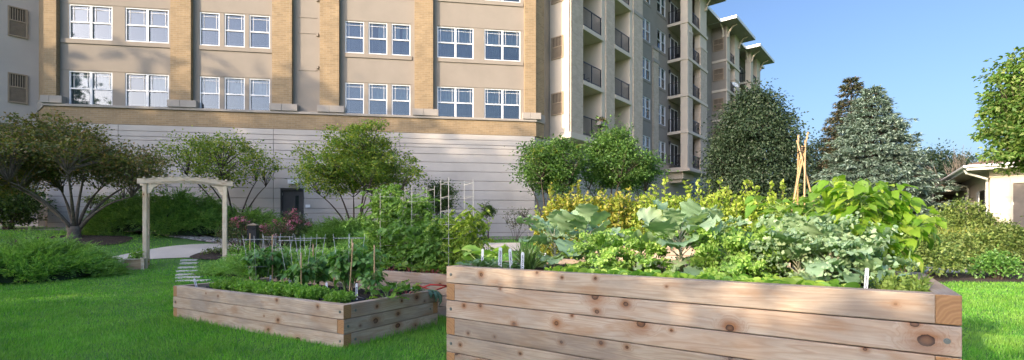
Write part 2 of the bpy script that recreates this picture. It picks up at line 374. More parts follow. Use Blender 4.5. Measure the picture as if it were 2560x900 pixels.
def bez(a, b, c, n=7):
    a, b, c = Vector(a), Vector(b), Vector(c)
    return [a * (1 - t) ** 2 + b * 2 * t * (1 - t) + c * t * t for t in [i / (n - 1) for i in range(n)]]
# ---- foliage palettes
FM = {}
FM['crab'] = foliage('leaf_crabapple', [(.08, .11, .035), (.13, .16, .045), (.20, .21, .06), (.26, .17, .08)], .35)
FM['yew'] = foliage('leaf_darkgreen', [(.04, .08, .02), (.07, .13, .03), (.12, .18, .04)], .25)
FM['amel'] = foliage('leaf_serviceberry', [(.10, .18, .035), (.16, .26, .05), (.24, .33, .055), (.32, .34, .05)], .4)
FM['lilac'] = foliage('leaf_lilac', [(.055, .12, .03), (.085, .18, .04), (.13, .23, .05)], .35)
FM['seed'] = foliage('seed_yellow', [(.28, .33, .05), (.38, .38, .07)], .4)
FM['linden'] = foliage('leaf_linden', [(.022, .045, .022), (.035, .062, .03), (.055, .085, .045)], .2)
FM['spruce'] = foliage('needle_blue', [(.13, .20, .16), (.20, .28, .23), (.28, .36, .30)], .08, .6)
FM['spruce_b'] = foliage('needle_brown', [(.08, .12, .08), (.12, .15, .09), (.18, .13, .08)], .1, .6)
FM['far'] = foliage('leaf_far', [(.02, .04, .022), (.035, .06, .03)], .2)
FM['maple'] = foliage('leaf_maple', [(.06, .14, .025), (.10, .20, .035), (.16, .26, .05), (.24, .30, .10)], .4)
FM['juniper'] = foliage('juniper_spray', [(.18, .34, .07), (.25, .43, .10), (.34, .52, .14)], .3, .6)
FM['juniper_d'] = foliage('juniper_dark', [(.14, .27, .06), (.20, .35, .085), (.27, .42, .11)], .3, .6)
FM['hedge'] = foliage('hedge_yellow', [(.21, .31, .04), (.32, .42, .06), (.42, .48, .09)], .4)
FM['hedge_l'] = foliage('hedge_orange', [(.19, .26, .04), (.31, .35, .05), (.42, .36, .07)], .4)
FM['grass'] = grass_mat()
FM['dogwood'] = foliage('shrub_leaf', [(.09, .15, .035), (.15, .22, .05), (.25, .31, .09)], .3)
FM['daylily'] = foliage('ornamental_grass', [(.18, .24, .04), (.30, .33, .06), (.36, .36, .11)], .4)
FM['rose'] = foliage('rose_leaf', [(.05, .10, .035), (.08, .14, .045), (.17, .13, .07)], .25)
FM['pink'] = foliage('rose_petal', [(.60, .10, .26), (.68, .22, .40), (.66, .36, .44)], .3)
FM['tomato'] = foliage('tomato_leaf', [(.12, .23, .05), (.17, .32, .065), (.24, .39, .09)], .4)
FM['tomato_l'] = foliage('tomato_leaf_light', [(.16, .26, .04), (.25, .36, .06), (.34, .42, .08)], .45)
FM['pepper'] = foliage('pepper_leaf', [(.08, .20, .04), (.12, .27, .05), (.19, .35, .08)], .35, .35, .5)
FM['carrot'] = foliage('carrot_top', [(.12, .26, .035), (.18, .34, .05), (.26, .42, .08)], .4)
FM['beet'] = foliage('beet_leaf', [(.08, .19, .03), (.15, .28, .05), (.24, .34, .06)], .4, .35, .5)
FM['beetstem'] = simple('beet_stem', (.30, .035, .05), .4)
FM['gstem'] = simple('green_stem', (.16, .25, .07), .5)
FM['pstem'] = simple('kale_stem', (.30, .30, .22), .5)
FM['kale'] = foliage('red_kale_leaf', [(.23, .36, .21), (.32, .46, .27), (.42, .54, .33)], .3, .55)
FM['curly'] = foliage('curly_kale_leaf', [(.24, .42, .08), (.32, .50, .11), (.42, .58, .16)], .35, .5)
FM['lacin'] = foliage('lacinato_leaf', [(.11, .20, .15), (.16, .26, .19)], .25, .5)
FM['seedling'] = foliage('radish_leaf', [(.12, .27, .04), (.24, .42, .06), (.36, .50, .10)], .4)
FM['bean'] = foliage('bean_leaf', [(.14, .29, .04), (.22, .39, .06), (.30, .45, .09)], .4)
FM['lime'] = foliage('tall_plant_leaf', [(.18, .35, .035), (.27, .44, .045), (.40, .52, .08)], .5)
FM['squash'] = foliage('squash_leaf', [(.08, .17, .05), (.12, .24, .07)], .35)
FM['cuke'] = foliage('cucumber_leaf', [(.15, .29, .06), (.22, .36, .08)], .4)
FM['sage'] = foliage('sage_leaf', [(.14, .24, .12), (.19, .30, .15)], .3)
FM['chive'] = foliage('chive_leaf', [(.12, .22, .06), (.18, .28, .08)], .3)
FM['tarr'] = foliage('tarragon_leaf', [(.17, .27, .06), (.26, .36, .08)], .35)
FM['lettuce'] = foliage('red_lettuce', [(.12, .04, .035), (.12, .16, .05)], .3)

# ------------------------------------------------------------------ ground
def sheet(name, mat, poly_fn=None, xs=None, ys=None, dz=0):
    V = []; Fc = []
    for y in ys:
        for x in xs: V.append((x, y, gz(x, y) + dz))
    n = len(xs)
    for j in range(len(ys) - 1):
        for i in range(n - 1): Fc.append((j * n + i, j * n + i + 1, (j + 1) * n + i + 1, (j + 1) * n + i))
    mb = MB(); mb.v = V; mb.f = Fc; mb.m = [0] * len(Fc)
    return mb.build(name, mat, smooth=True)
xs = [-1500, -400, -120, -60] + [x * .5 for x in range(-80, 81)] + [60, 120, 400, 1500]
ys = [-400, -100, -40] + [y * .5 for y in range(-40, 81)] + [60, 120, 400, 1800]
tag(sheet('ground', M_['ground'], xs=xs, ys=ys), kind='structure')
def strip(name, mat, left, right, dz=.012, sub=10, kind='structure'):
    """surface between two polylines draped on the ground"""
    def res(pl, n=40):
        pl = [Vector((*p, 0)) for p in pl]; L = [0]
        for a, b in zip(pl, pl[1:]): L.append(L[-1] + (b - a).length)
        out = []
        for i in range(n):
            d = L[-1] * i / (n - 1); k = max(j for j in range(len(L) - 1) if L[j] <= d + 1e-9); s_ = (d - L[k]) / max(1e-6, L[k + 1] - L[k]); out.append(pl[k].lerp(pl[k + 1], min(1, s_)))
        # smooth
        for _ in range(3): out = [out[0]] + [(out[i - 1] + out[i] * 2 + out[i + 1]) / 4 for i in range(1, n - 1)] + [out[-1]]
        return out
    a, b = res(left), res(right); V = []; Fc = []
    for p, q in zip(a, b):
        for j in range(sub + 1):
            r = p.lerp(q, j / sub); V.append((r.x, r.y, gz(r.x, r.y) + dz))
    n = sub + 1
    for i in range(len(a) - 1):
        for j in range(sub): Fc.append((i * n + j, i * n + j + 1, (i + 1) * n + j + 1, (i + 1) * n + j))
    mb = MB(); mb.v = V; mb.f = Fc; mb.m = [0] * len(Fc); o = mb.build(name, mat, smooth=True)
    return tag(o, kind=kind)
def gp(px, py):
    """ground point seen at a pixel of the photo (used while laying out the plan)"""
    Y = 3.0
    for _ in range(4000):
        z = gz(X(px, Y), Y)
        if EYE - (py - HZ) / F * Y <= z: break
        Y += .01
    return (X(px, Y), Y)
# concrete path: comes out behind the near juniper, swings right behind the arbor
near = [gp(200, 676), gp(275, 661), gp(345, 650), gp(480, 645), gp(600, 643), gp(760, 640), gp(900, 636), gp(1100, 630), gp(1300, 628)]
far_ = [gp(200, 660), gp(275, 645), gp(355, 628), gp(450, 613), gp(560, 610), gp(720, 612), gp(900, 612), gp(1100, 610), gp(1300, 608)]
strip('path', M_['concrete'], near, far_, .02)
n2 = [gp(2300, 684), gp(2400, 683), gp(2560, 682), gp(2700, 682)]; f2 = [gp(2300, 669), gp(2400, 669), gp(2560, 670), gp(2700, 670)]
strip('side_path', M_['concrete'], n2, f2, .02)
n3 = [gp(2300, 707), gp(2400, 708), gp(2560, 706), gp(2700, 706)]; f3 = [gp(2300, 686), gp(2400, 685), gp(2560, 684), gp(2700, 684)]
strip('mulch_bed', M_['mulch'], n3, f3, .016)
strip('far_path', M_['concrete'], [gp(2380, 640), gp(2500, 638), gp(2700, 636)], [gp(2380, 629), gp(2500, 627), gp(2700, 625)], .02)
def blob(name, mat, cx, cy, rx, ry, dz=.012, seed=0, h=0.0):
    rs = np.random.RandomState(seed); ph = rs.rand(4) * 6.28; V = [(cx, cy, gz(cx, cy) + dz + h)]; Fc = []; n = 48; R = 6
    for r in range(1, R + 1):
        for k in range(n):
            a = 6.2832 * k / n; q = (1 + .08 * math.sin(3 * a + ph[0]) + .05 * math.sin(5 * a + ph[1])) * r / R
            x = cx + rx * q * math.cos(a); y = cy + ry * q * math.sin(a); V.append((x, y, gz(x, y) + dz + h * (1 - (r / R) ** 2)))
    for k in range(n): Fc.append((0, 1 + k, 1 + (k + 1) % n))
    for r in range(R - 1):
        for k in range(n): a = 1 + r * n; Fc.append((a + k, a + n + k, a + n + (k + 1) % n, a + (k + 1) % n))
    mb = MB(); mb.v = V; mb.f = Fc; mb.m = [0] * len(Fc)
    return tag(mb.build(name, mat, smooth=True), kind='structure')
TA = (X(185, 15.4), 15.4)
blob('mulch_ring', M_['mulch'], TA[0], TA[1], 1.8, 1.0, .02, 1, .04)
blob('mulch_island', M_['mulch'], X(600, 14.3), 14.3, 1.35, .75, .026, 2, .05)
def gravel_band():
    # mulch/rock band along the foot of the main facade
    a = [(-23, 18.5), (X(260, 18), 18.0), (X(400, 17.0), 17.0), (X(560, 15.7), 15.7), (X(800, 16.5), 16.5), (X(1000, 18), 18), (X(1300, 19.5), 19.5), (4, 21.5)]
    b = [(-23, 24), (-17, 24), (-14, 24), (-10, 24), (-6, 24), (-3, 24), (0, 25), (4, 25)]
    strip('gravel_strip', M_['gravel'], a, b, .014)
gravel_band()
# loose stones of the gravel strip edge
def stones():
    P = []
    rs = np.random.RandomState(3)
    for i in range(2600):
        px = rs.uniform(250, 620); base = np.interp(px, [250, 400, 480, 560, 620], [571, 588, 600, 607, 610]); py = base + rs.uniform(-9, 2)
        P.append(gp(px, py)) if i < 900 else None
    V = []; O = np.array([(1, 0, 0), (-1, 0, 0), (0, 1, 0), (0, -1, 0), (0, 0, 1), (0, 0, -1)], float); Fc = [(0, 2, 4), (2, 1, 4), (1, 3, 4), (3, 0, 4)]
    for x, y in P:
        s = rs.uniform(.03, .075); q = O * s * rs.uniform(.7, 1.3, (6, 3)) * np.array([1, 1, .6]); a = rs.rand() * 6; R = np.array([[math.cos(a), -math.sin(a), 0], [math.sin(a), math.cos(a), 0], [0, 0, 1]])
        V.append(q @ R.T + np.array([x, y, gz(x, y) + .03]))
    for px in range(1220, 1340, 1):
        x, y = gp(px, rs.uniform(572, 582)); s = rs.uniform(.03, .06); V.append(O * s + np.array([x, y, gz(x, y) + .03]))
    o = raw('gravel_stones', np.vstack(V), Fc, 6, len(V), foliage('stone_pebble', [(.2, .18, .16), (.35, .32, .29), (.5, .47, .43)], 0, .8), None)
    tag(o, 'loose pale river stones edging the shrub bed by the wall', 'gravel', kind='stuff')
stones()
# ------------------------------------------------------------------ apartment building
H = 2.8
def yf(px): return H * F / (168 * (9500 - px) / 9328)
class Frame:
    def __init__(s, o, ang):       # ang: clockwise from +Y of the running direction
        s.o = Vector((o[0], o[1], 0)); s.u = Vector((math.sin(ang), math.cos(ang), 0)); s.y = Vector((-s.u.y, s.u.x, 0))
        s.M = Matrix.Translation(s.o) @ Matrix.Rotation(math.atan2(s.u.y, s.u.x), 4, 'Z')
    def s_at(s, px, yl=0):
        k = (px - CX) / F; O = s.o + s.y * yl
        return (k * O.y - O.x) / (s.u.x - k * s.u.y)
    def local(s, X_, Y_):
        d = Vector((X_, Y_, 0)) - s.o; return d.dot(s.u), d.dot(s.y)
    def mat(s, x, y, z): return s.M @ Matrix.Translation((x, y, z))
AW = math.atan(1010 / F); AF = math.atan(8220 / F)
FF = Frame((X(118, yf(118)), yf(118)), AF)
FW = Frame((X(1425, H * F / 143), H * F / 143), AW)
ROOFZ = 20.3; FL = [6.0 + H * k for k in range(5)]
B = empty('apartment_building', (0, 22, 0), 'long taupe stucco and tan brick apartment block with stacked balconies and pale siding base', 'building')
BI = Matrix.Translation((0, -22, 0))
def bpart(mb, name, mats, fr, smooth=False, parent=B):
    o = mb.build(name, mats, None, BI @ fr.M if parent is B else None, smooth); o.parent = parent; return o
def wall_open(mb, x0, x1, z0, z1, ops, y=0, depth=.12, mi=0):
    xsx = sorted(set([x0, x1] + [a for o in ops for a in (o[0], o[1])])); zsz = sorted(set([z0, z1] + [a for o in ops for a in (o[2], o[3])]))
    xsx = [v for v in xsx if x0 <= v <= x1]; zsz = [v for v in zsz if z0 <= v <= z1]
    for a, b in zip(xsx, xsx[1:]):
        for c, d in zip(zsz, zsz[1:]):
            cx_, cz_ = (a + b) / 2, (c + d) / 2
            if any(o[0] < cx_ < o[1] and o[2] < cz_ < o[3] for o in ops): continue
            mb.add([(a, y, c), (b, y, c), (b, y, d), (a, y, d)], [(0, 1, 2, 3)], mi)
    for (a, b, c, d) in ops:
        c = max(c, z0); d = min(d, z1); Y2 = y + depth
        mb.add([(a, y, c), (b, y, c), (b, Y2, c), (a, Y2, c)], [(0, 3, 2, 1)], mi); mb.add([(a, y, d), (b, y, d), (b, Y2, d), (a, Y2, d)], [(0, 1, 2, 3)], mi)
        mb.add([(a, y, c), (a, y, d), (a, Y2, d), (a, Y2, c)], [(0, 3, 2, 1)], mi); mb.add([(b, y, c), (b, y, d), (b, Y2, d), (b, Y2, c)], [(0, 1, 2, 3)], mi)
# --- window prototypes (frame mesh with panes, screens, curtain as sub-parts)
WC = {}
def window_proto(w, h, n, cur):
    key = (round(w, 2), round(h, 2), n, cur)
    if key in WC: return WC[key]
    fr = MB(); g = MB(); scn = MB(); cu = MB(); bk = MB()
    t = .045; W1 = w / n
    for i in range(n):
        a, b = i * W1, (i + 1) * W1
        e = .004 if i else 0
        fr.box(a + e, a + t, -.02, .06, 0, h); fr.box(b - t, b, -.02, .06, 0, h); fr.box(a + t, b - t, -.02, .06, 0, t); fr.box(a + t, b - t, -.02, .06, h - t, h)
        fr.box(a + t, b - t, -.005, .05, h * .5 - .03, h * .5 + .025)
        # prairie muntins in both sashes
        for zz in (h - t - .13,): fr.box(a + t, b - t, .018, .034, zz, zz + .016)
        for xx in (a + t + .10, b - t - .116):
            fr.box(xx, xx + .016, .019, .035, h * .5 + .025, h - t)
            fr.box(xx, xx + .012, .052, .060, t, h * .5 - .03)
        fr.box(a + t, b - t, .052, .060, t + .10, t + .112)
        g.add([(a + t, .042, t), (b - t, .042, t), (b - t, .042, h - t), (a + t, .042, h - t)], [(0, 1, 2, 3)])
        # fine screen covering lower sash, just behind the glass as a real mesh of wires reads dark
        scn.add([(a + t, .047, t), (b - t, .047, t), (b - t, .047, h * .5 - .03), (a + t, .047, h * .5 - .03)], [(0, 1, 2, 3)])
    if cur == 0:   # blinds down
        k = int(h / .045)
        for i in range(k):
            z = .03 + i * (h - .06) / k
            cu.add([(.03, .09, z), (w - .03, .09, z), (w - .03, .115, z + .034), (.03, .115, z + .034)], [(0, 1, 2, 3)])
    else:          # curtains with folds: two side pieces (1) or full (2)
        spans = [(.03, w * .42), (w * .56, w - .03)] if cur == 1 else [(.03, w - .03)]
        if cur == 3: spans = [(w * .5, w * .95)]
        for a, b in spans:
            m = max(8, int((b - a) / .03)); V = []
            for i in range(m + 1):
                x = a + (b - a) * i / m; y = .13 + .025 * math.sin(i * 1.25 + a * 7)
                V += [(x, y, .02), (x, y, h - .02)]
            cu.add(V, [(2 * i, 2 * i + 2, 2 * i + 3, 2 * i + 1) for i in range(m)])
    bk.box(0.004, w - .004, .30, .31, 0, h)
    WC[key] = (fr, g, scn, cu, bk, {}); return WC[key]
def window(fr_, x, y, z, w, h, n, cur, name='window', root=B, inv=BI):
    pr = window_proto(w, h, n, cur); c = pr[5]; M = inv @ fr_.mat(x, y, z)
    if 'o' not in c:
        o = pr[0].build(name, M_['white'], None, M); o.parent = root
        subs = [pr[1].build('pane', M_['glass']), pr[2].build('screen', M_['scr']), pr[3].build('curtain' if cur else 'blind', M_['curtain'] if cur else M_['blind'], smooth=bool(cur)), pr[4].build('dark_backing', M_['darkroom'])]
        for s in subs: s.parent = o
        c['o'] = o; c['s'] = subs
    else:
        o = c['o'].copy(); COL.objects.link(o); o.parent = root; o.matrix_basis = M
        for s in c['s']: q = s.copy(); COL.objects.link(q); q.parent = o
    return o
# half transparent screen cloth
def screen_mat():
    m, t, p, out = nt('screen_cloth'); p.inputs['Base Color'].default_value = (.09, .095, .1, 1); p.inputs['Roughness'].default_value = .7
    tr = t.nodes.new('ShaderNodeBsdfTransparent'); mx = t.nodes.new('ShaderNodeMixShader'); mx.inputs[0].default_value = .55
    t.links.new(tr.outputs[0], mx.inputs[1]); t.links.new(p.outputs[0], mx.inputs[2]); t.links.new(mx.outputs[0], out.inputs[0]); return m
M_['scr'] = screen_mat()
S = FF.s_at
PIERS = [(118, 150), (432, 483), (684, 733), (802, 850), (1037, 1083), (1310, 1338)]
BAYW = [(172, 281, 2), (313, 422, 2), (499, 549, 1), (561, 612, 1), (623, 675, 1), (863, 910, 1), (921, 968, 1), (979, 1026, 1), (1093, 1184, 2), (1211, 1301, 2)]
ZS = [6.36, 9.14, 11.93]; WH = 1.44
sE = S(1338)
ops = [(S(a), S(b), z, z + WH) for a, b, n in BAYW for z in ZS]
mb = MB(); wall_open(mb, 0, sE, 6.28, ROOFZ, ops, 0, .32); bpart(mb, 'wall', M_['stucco'], FF)
# volume behind the facade
mb = MB(); mb.box(.05, sE - .3, .40, 12, .3, ROOFZ); bpart(mb, 'rear_wall', M_['stucco'], FF)
curs = {0: [1, 1, 1, 1, 2, 2, 2, 1, 1, 1], 1: [0, 0, 0, 0, 0, 1, 1, 1, 1, 1], 2: [0] * 10}
ups = []
for r, z in enumerate(ZS):
    for i, (a, b, n) in enumerate(BAYW):
        c = [[1, 3, 2, 2, 2, 0, 2, 2, 2, 1], [0, 0, 0, 0, 0, 0, 3, 1, 2, 1], [0, 0, 0, 0, 0, 1, 0, 1, 0, 0]][r][i]
        window(FF, S(a), .04, z, round(S(b) - S(a), 2), WH, n, c)
# piers
for a, b in PIERS:
    mb = MB(); s0, s1 = S(a), S(b)
    if a == 118: s0 = .01
    mb.box(s0, s1, -.20, .2, 6.68, ROOFZ - .3)
    bevel(bpart(mb, 'brick_pier', M_['brick'], FF), .006)
    mb = MB(); mid = (s0 + s1) / 2; e = .10
    mb.box(s0 - e, mid - .004, -.255, .1, 6.38, 6.68); mb.box(mid + .004, s1 + e + .14, -.255, .1, 6.38, 6.68)
    bevel(bpart(mb, 'pier_base', M_['stone'], FF), .01)
# bands and ledges
mb = MB(); mb.box(-.05, sE + .03, -.20, .1, 6.27, 6.373); bevel(bpart(mb, 'ledge', M_['stone'], FF), .008)
mb = MB(); mb.box(-.02, sE, -.13, .1, 5.60, 6.267); bpart(mb, 'brick_band', M_['brick'], FF)
bays = [(150, 430), (498, 683), (862, 1030), (1093, 1308)]
for a, b in bays:
    for z in ZS[1:] + [ZS[2] + H]:
        mb = MB(); mb.box(S(a) + .02, S(b), -.045, .05, z - .20, z - .012); bevel(bpart(mb, 'sill_band', M_['stucco'], FF), .006)
    for z in ZS:
        mb = MB(); mb.box(S(a) + .02, S(b), -.014, .02, z + WH + .03, z + WH + .05); bpart(mb, 'header_line', M_['stucco'], FF)
for z in (8.25, 9.9, 10.6, 12.6): mb = MB(); mb.box(S(745), S(792), -.02, .04, z, z + .05); bpart(mb, 'recess_band', M_['stucco'], FF)
for z in (8.4, 9.85, 11.4): mb = MB(); mb.box(S(792), S(797), -.10, .04, z - .06, z + .08); bpart(mb, 'pipe_stub', M_['stucco'], FF)
# lower siding of horizontal boards
GR = [5.60, 5.34, 5.11, 4.95, 4.66, 4.28, 3.86, 3.43, 2.99, 2.55, 2.12, 1.90, 1.47, 1.04, .3]
def siding(x0, x1, fr, yfr, joints=(), gaps=(), name='siding'):
    mb = MB(); edges = [x0] + sorted(joints) + [x1]
    for a, b in zip(GR, GR[1:]):
        for c, d in zip(edges, edges[1:]):
            segs = [(c + .008, d - .008)]
            for g0, g1, gz0, gz1 in gaps:
                if gz0 < a - .02 and gz1 > b + .02:
                    ns = []
                    for p, q in segs:
                        if g0 < q and g1 > p:
                            if p < g0: ns.append((p, g0))
                            if g1 < q: ns.append((g1, q))
                        else: ns.append((p, q))
                    segs = ns
            for p, q in segs: mb.box(p, q, yfr, yfr + .05, b + .009, a - .009)
    o = bevel(bpart(mb, name, M_['siding'], fr), .006)
    mb = MB(); edges2 = [x0]; holes = [(g0, g1) for g0, g1, *_ in gaps]; cur = x0
    for g0, g1 in holes: mb.box(cur, g0, yfr + .03, yfr + .3, .2, 5.59); cur = g1
    mb.box(cur, x1, yfr + .03, yfr + .3, .2, 5.59)
    for g0, g1, a_, b_ in gaps: mb.box(g0, g1, yfr + .03, yfr + .3, b_, 5.59)
    bpart(mb, 'siding_backing', M_['groove'], fr)
dz0 = .83; dA, dB = S(703.5), S(761); DT = dz0 + 2.13
siding(S(124), S(1336), FF, -.12, joints=[S(300), S(686), S(1000)], gaps=[(dA, dB, .2, DT + .03)])
# steel door
d_ = MB(); d_.box(dA + .05, dB - .05, -.05, 0, dz0, DT - .05)
o = bpart(d_, 'door', M_['door_dark'], FF); bevel(o, .004)
hh = MB(); wdt = dB - dA
hh.box(dB - .18, dB - .13, -.075, -.05, dz0 + .92, dz0 + 1.13); hh.box(dB - .27, dB - .15, -.11, -.09, dz0 + 1.0, dz0 + 1.025); hh.tube([(dB - .155, -.11, dz0 + 1.012), (dB - .155, -.05, dz0 + 1.012)], .012)
q = hh.build('handle', M_['steel']); q.parent = o
vp = MB(); vp.box(dA + .60, dA + .74, -.058, -.045, dz0 + 1.2, dz0 + 1.85); q = vp.build('vision_panel', M_['glass']); q.parent = o
hg = MB()
for zz in (.25, 1.05, 1.85): hg.box(dA + .035, dA + .065, -.065, -.04, dz0 + zz, dz0 + zz + .12)
q = hg.build('hinge', M_['steel']); q.parent = o
fr = MB(); fr.box(dA, dA + .05, -.14, .05, dz0 - .3, DT); fr.box(dB - .05, dB, -.14, .05, dz0 - .3, DT); fr.box(dA + .05, dB - .05, -.14, .05, DT - .05, DT)
bpart(fr, 'door_frame', M_['door_dark'], FF)
mb = MB(); mb.box(dA, dB, -.13, .6, -.2, dz0 - .005); bpart(mb, 'door_step', M_['concrete'], FF)
mb = MB(); mb.box(dB + .08, dB + .28, -.14, -.12, dz0 + 1.32, dz0 + 1.45); bpart(mb, 'wall_plate', M_['white'], FF)
mb = MB(); mb.box(dA + .35, dA + .8, -.30, -.12, DT + .22, DT + .4); bpart(mb, 'door_lamp', M_['fascia'], FF)
# plinth vents near the left end
mb = MB(); mb.box(-.95, -.45, 1.2, 1.26, .9, 1.8); bpart(mb, 'intake_grille', M_['vent_d'], FF)
# --- turn of the wall at the right: brick return, dark return, cream end panel
E0 = FF.M @ Vector((sE, -.12, 0)); F1 = Frame((E0.x, E0.y), AW)
mb = MB(); mb.box(-.02, .64, -.03, .5, 6.68, ROOFZ - .3); bpart(mb, 'corner_brick', M_['brick'], F1)
mb = MB(); mb.box(-.03, .66, -.08, .5, 6.27, 6.677); bevel(bpart(mb, 'corner_ledge', M_['stone'], F1), .008)
mb = MB(); mb.box(0, .63, -.02, .5, 5.6, 6.268); bpart(mb, 'corner_brick_band', M_['brick'], F1)
W0 = FW.M
ctr = FW.local(*(F1.M @ Vector((.64, 0, 0))).xy)        # end of brick return in wing frame
PD = 1.21
mb = MB()   # dark return: slab from there to the panel's back edge
a = Vector((ctr[0], ctr[1])); b = Vector((0.0, PD))
mb.prism([(a.x, a.y), (b.x, b.y), (b.x + .3, b.y + 1.5), (a.x - .2, a.y + 1.5)], 5.7, ROOFZ); bpart(mb, 'corner_return', M_['stucco'], FW)
sw = FW.s_at
sP1, sB1, sP2, sB2, sP3 = sw(1458), sw(1515.5), sw(1537), sw(1584), sw(1607)
sC1, sC2 = sw(1507), sw(1577)
mb = MB(); mb.box(0, sP1, .06, 5, 5.98, ROOFZ); bevel(bpart(mb, 'end_panel', M_['stucco_cream'], FW), .02)
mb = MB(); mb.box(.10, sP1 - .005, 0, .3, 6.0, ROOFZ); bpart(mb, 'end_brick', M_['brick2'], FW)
for s0, s1, c0 in ((sB1, sP2, sC1), (sB2, sP3, sC2)):
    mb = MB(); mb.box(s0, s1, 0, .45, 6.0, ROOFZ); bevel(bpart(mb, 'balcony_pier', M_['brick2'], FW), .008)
    mb = MB(); mb.box(c0, s0 - .003, .06, 1.7, 5.98, ROOFZ); bevel(bpart(mb, 'balcony_column', M_['stucco_cream'], FW), .015)
    mb = MB(); mb.box(s0 - .02, s1 + .02, -.03, .4, 14.2, 14.42); bevel(bpart(mb, 'stone_band', M_['stone'], FW), .01)
mb = MB(); mb.box(sB2, sP3, .455, 1.9, 5.6, ROOFZ); bpart(mb, 'pier_return', M_['stucco'], FW)
YB = 1.75
mb = MB(); mb.box(sP1, sP3, YB, YB + .2, 5.7, ROOFZ)
for z in FL:
    mb.box(sP1 + .4, sC1 - .1, YB - .015, YB, z + 2.0, z + 2.02); mb.box(sP2 + .3, sC2 - .25, YB - .015, YB, z + 2.05, z + 2.07)
bpart(mb, 'balcony_back_wall', M_['stucco_cream'], FW)
mb = MB(); mb.box(-.02, sP3 + .05, -.06, YB + .5, 5.68, 5.98); bevel(bpart(mb, 'base_slab', M_['stucco_cream'], FW), .02)
RC = {}
def railing(L):
    k = round(L, 2)
    if k in RC: return RC[k]
    mb = MB(); mb.box(0, L, -.02, .02, .98, 1.02); mb.box(0, L, -.015, .015, .10, .13)
    n = max(3, int(L / .115)); pn = max(1, round(L / 1.0))
    for i in range(n + 1):
        x = i * L / n; mb.box(x - .008, x + .008, -.008, .008, .13, .98)
    for i in range(pn + 1):
        x = min(L - .02, max(.02, i * L / pn)); mb.box(x - .022, x + .022, -.022, .022, .0, 1.03)
    RC[k] = mb; return mb
def balcony(fr_, x0, x1, y0, y1, z, rails, lamp=None):
    """slab part with railings as sub-parts. rails: list of (x,y,rot,L)"""
    mb = MB(); mb.box(x0, x1, y0, y1, z - .22, z); o = bevel(bpart(mb, 'balcony', M_['stucco_cream'], fr_), .012)
    for (x, y, rz, L) in rails:
        r = railing(L).build('railing', M_['rail']); r.parent = o; r.matrix_basis = Matrix.Translation((x, y, z)) @ Matrix.Rotation(rz, 4, 'Z')
    return o
for z in FL:
    for (x0, x1) in ((sP1 + .002, sC1 + .1), (sP2 + .002, sC2 + .1)):
        if z > 6.1: balcony(FW, x0, x1 if z > 6.1 else x1, -.02, YB - .003, z, [(x0 + .02, .1, 0, x1 - x0 - .14)])
        else:
            r = railing(x1 - x0 - .14).build('railing', M_['rail'], None, BI @ FW.mat(x0 + .02, .1, z)); r.parent = B
# --- window section between the stacks
YW = 1.9
T1 = FW.local(X(1719, 36.5), 36.5); T2 = FW.local(X(1817, 44.8), 44.8); T3 = FW.local(X(1877, 51.4), 51.4)
wa0, wa1 = sw(1626, YW) - 1.55, sw(1626, YW); wb0, wb1 = sw(1643, YW), sw(1664, YW)
ops = [(a, b, z + .42, z + 1.95) for z in FL for a, b in ((wa0, wa1), (wb0, wb1))]
doorx = T1[0] + .9
mb = MB(); wall_open(mb, sP3, T3[0] + 6, 6.3, ROOFZ, ops, YW, .32); bpart(mb, 'wing_wall', M_['stucco'], FW)
mb = MB(); mb.box(sP3 + .2, T3[0] + 6, YW + .4, YW + 12, .3, ROOFZ - .1); bpart(mb, 'wing_rear_wall', M_['stucco'], FW)
for z in FL:
    window(FW, wa0, YW + .04, z + .42, round(wa1 - wa0, 2), 1.53, 2, [1, 2, 0][int(z) % 3])
    window(FW, wb0, YW + .04, z + .42, round(wb1 - wb0, 2), 1.53, 2, [2, 1, 3][int(z) % 3])
for z in FL:
    for a, b in ((wa0 - .1, wa1 + .1), (wb0 - .1, wb1 + .1)): mb = MB(); mb.box(a, b, YW - .03, YW + .1, z + .22, z + .40); bpart(mb, 'wing_sill', M_['stucco'], FW)
pa, pb = sw(1630, YW), sw(1642.5, YW)
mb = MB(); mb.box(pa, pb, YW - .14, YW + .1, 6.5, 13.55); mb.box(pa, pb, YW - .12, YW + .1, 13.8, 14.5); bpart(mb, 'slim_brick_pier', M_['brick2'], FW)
mb = MB(); mb.box(pa - .05, pb + .05, YW - .18, YW + .1, 13.55, 13.8); mb.box(pa - .05, pb + .05, YW - .18, YW + .1, 14.5, 14.75); mb.box(pa - .15, pb + .15, YW - .2, YW + .1, 6.38, 6.66); bevel(bpart(mb, 'slim_pier_cap', M_['stone'], FW), .01)
mb = MB(); mb.box(sP3 + .06, T3[0] + 5, YW - .14, YW + .1, 6.27, 6.37); bpart(mb, 'wing_ledge', M_['stone'], FW)
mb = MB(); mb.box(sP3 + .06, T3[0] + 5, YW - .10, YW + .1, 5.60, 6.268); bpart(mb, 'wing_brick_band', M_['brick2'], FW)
L0 = FW.local(*(FF.M @ Vector((S(1336), -.07, 0))).xy)
siding(L0[0] + .03, 9.0, FW, L0[1], name='wing_siding')
siding(9.0, T3[0] + 5, FW, YW - .1, name='wing_siding')
mb = MB(); mb.box(9.0, 9.1, L0[1] + .05, YW, .3, 5.58); bpart(mb, 'siding_return', M_['siding'], FW)
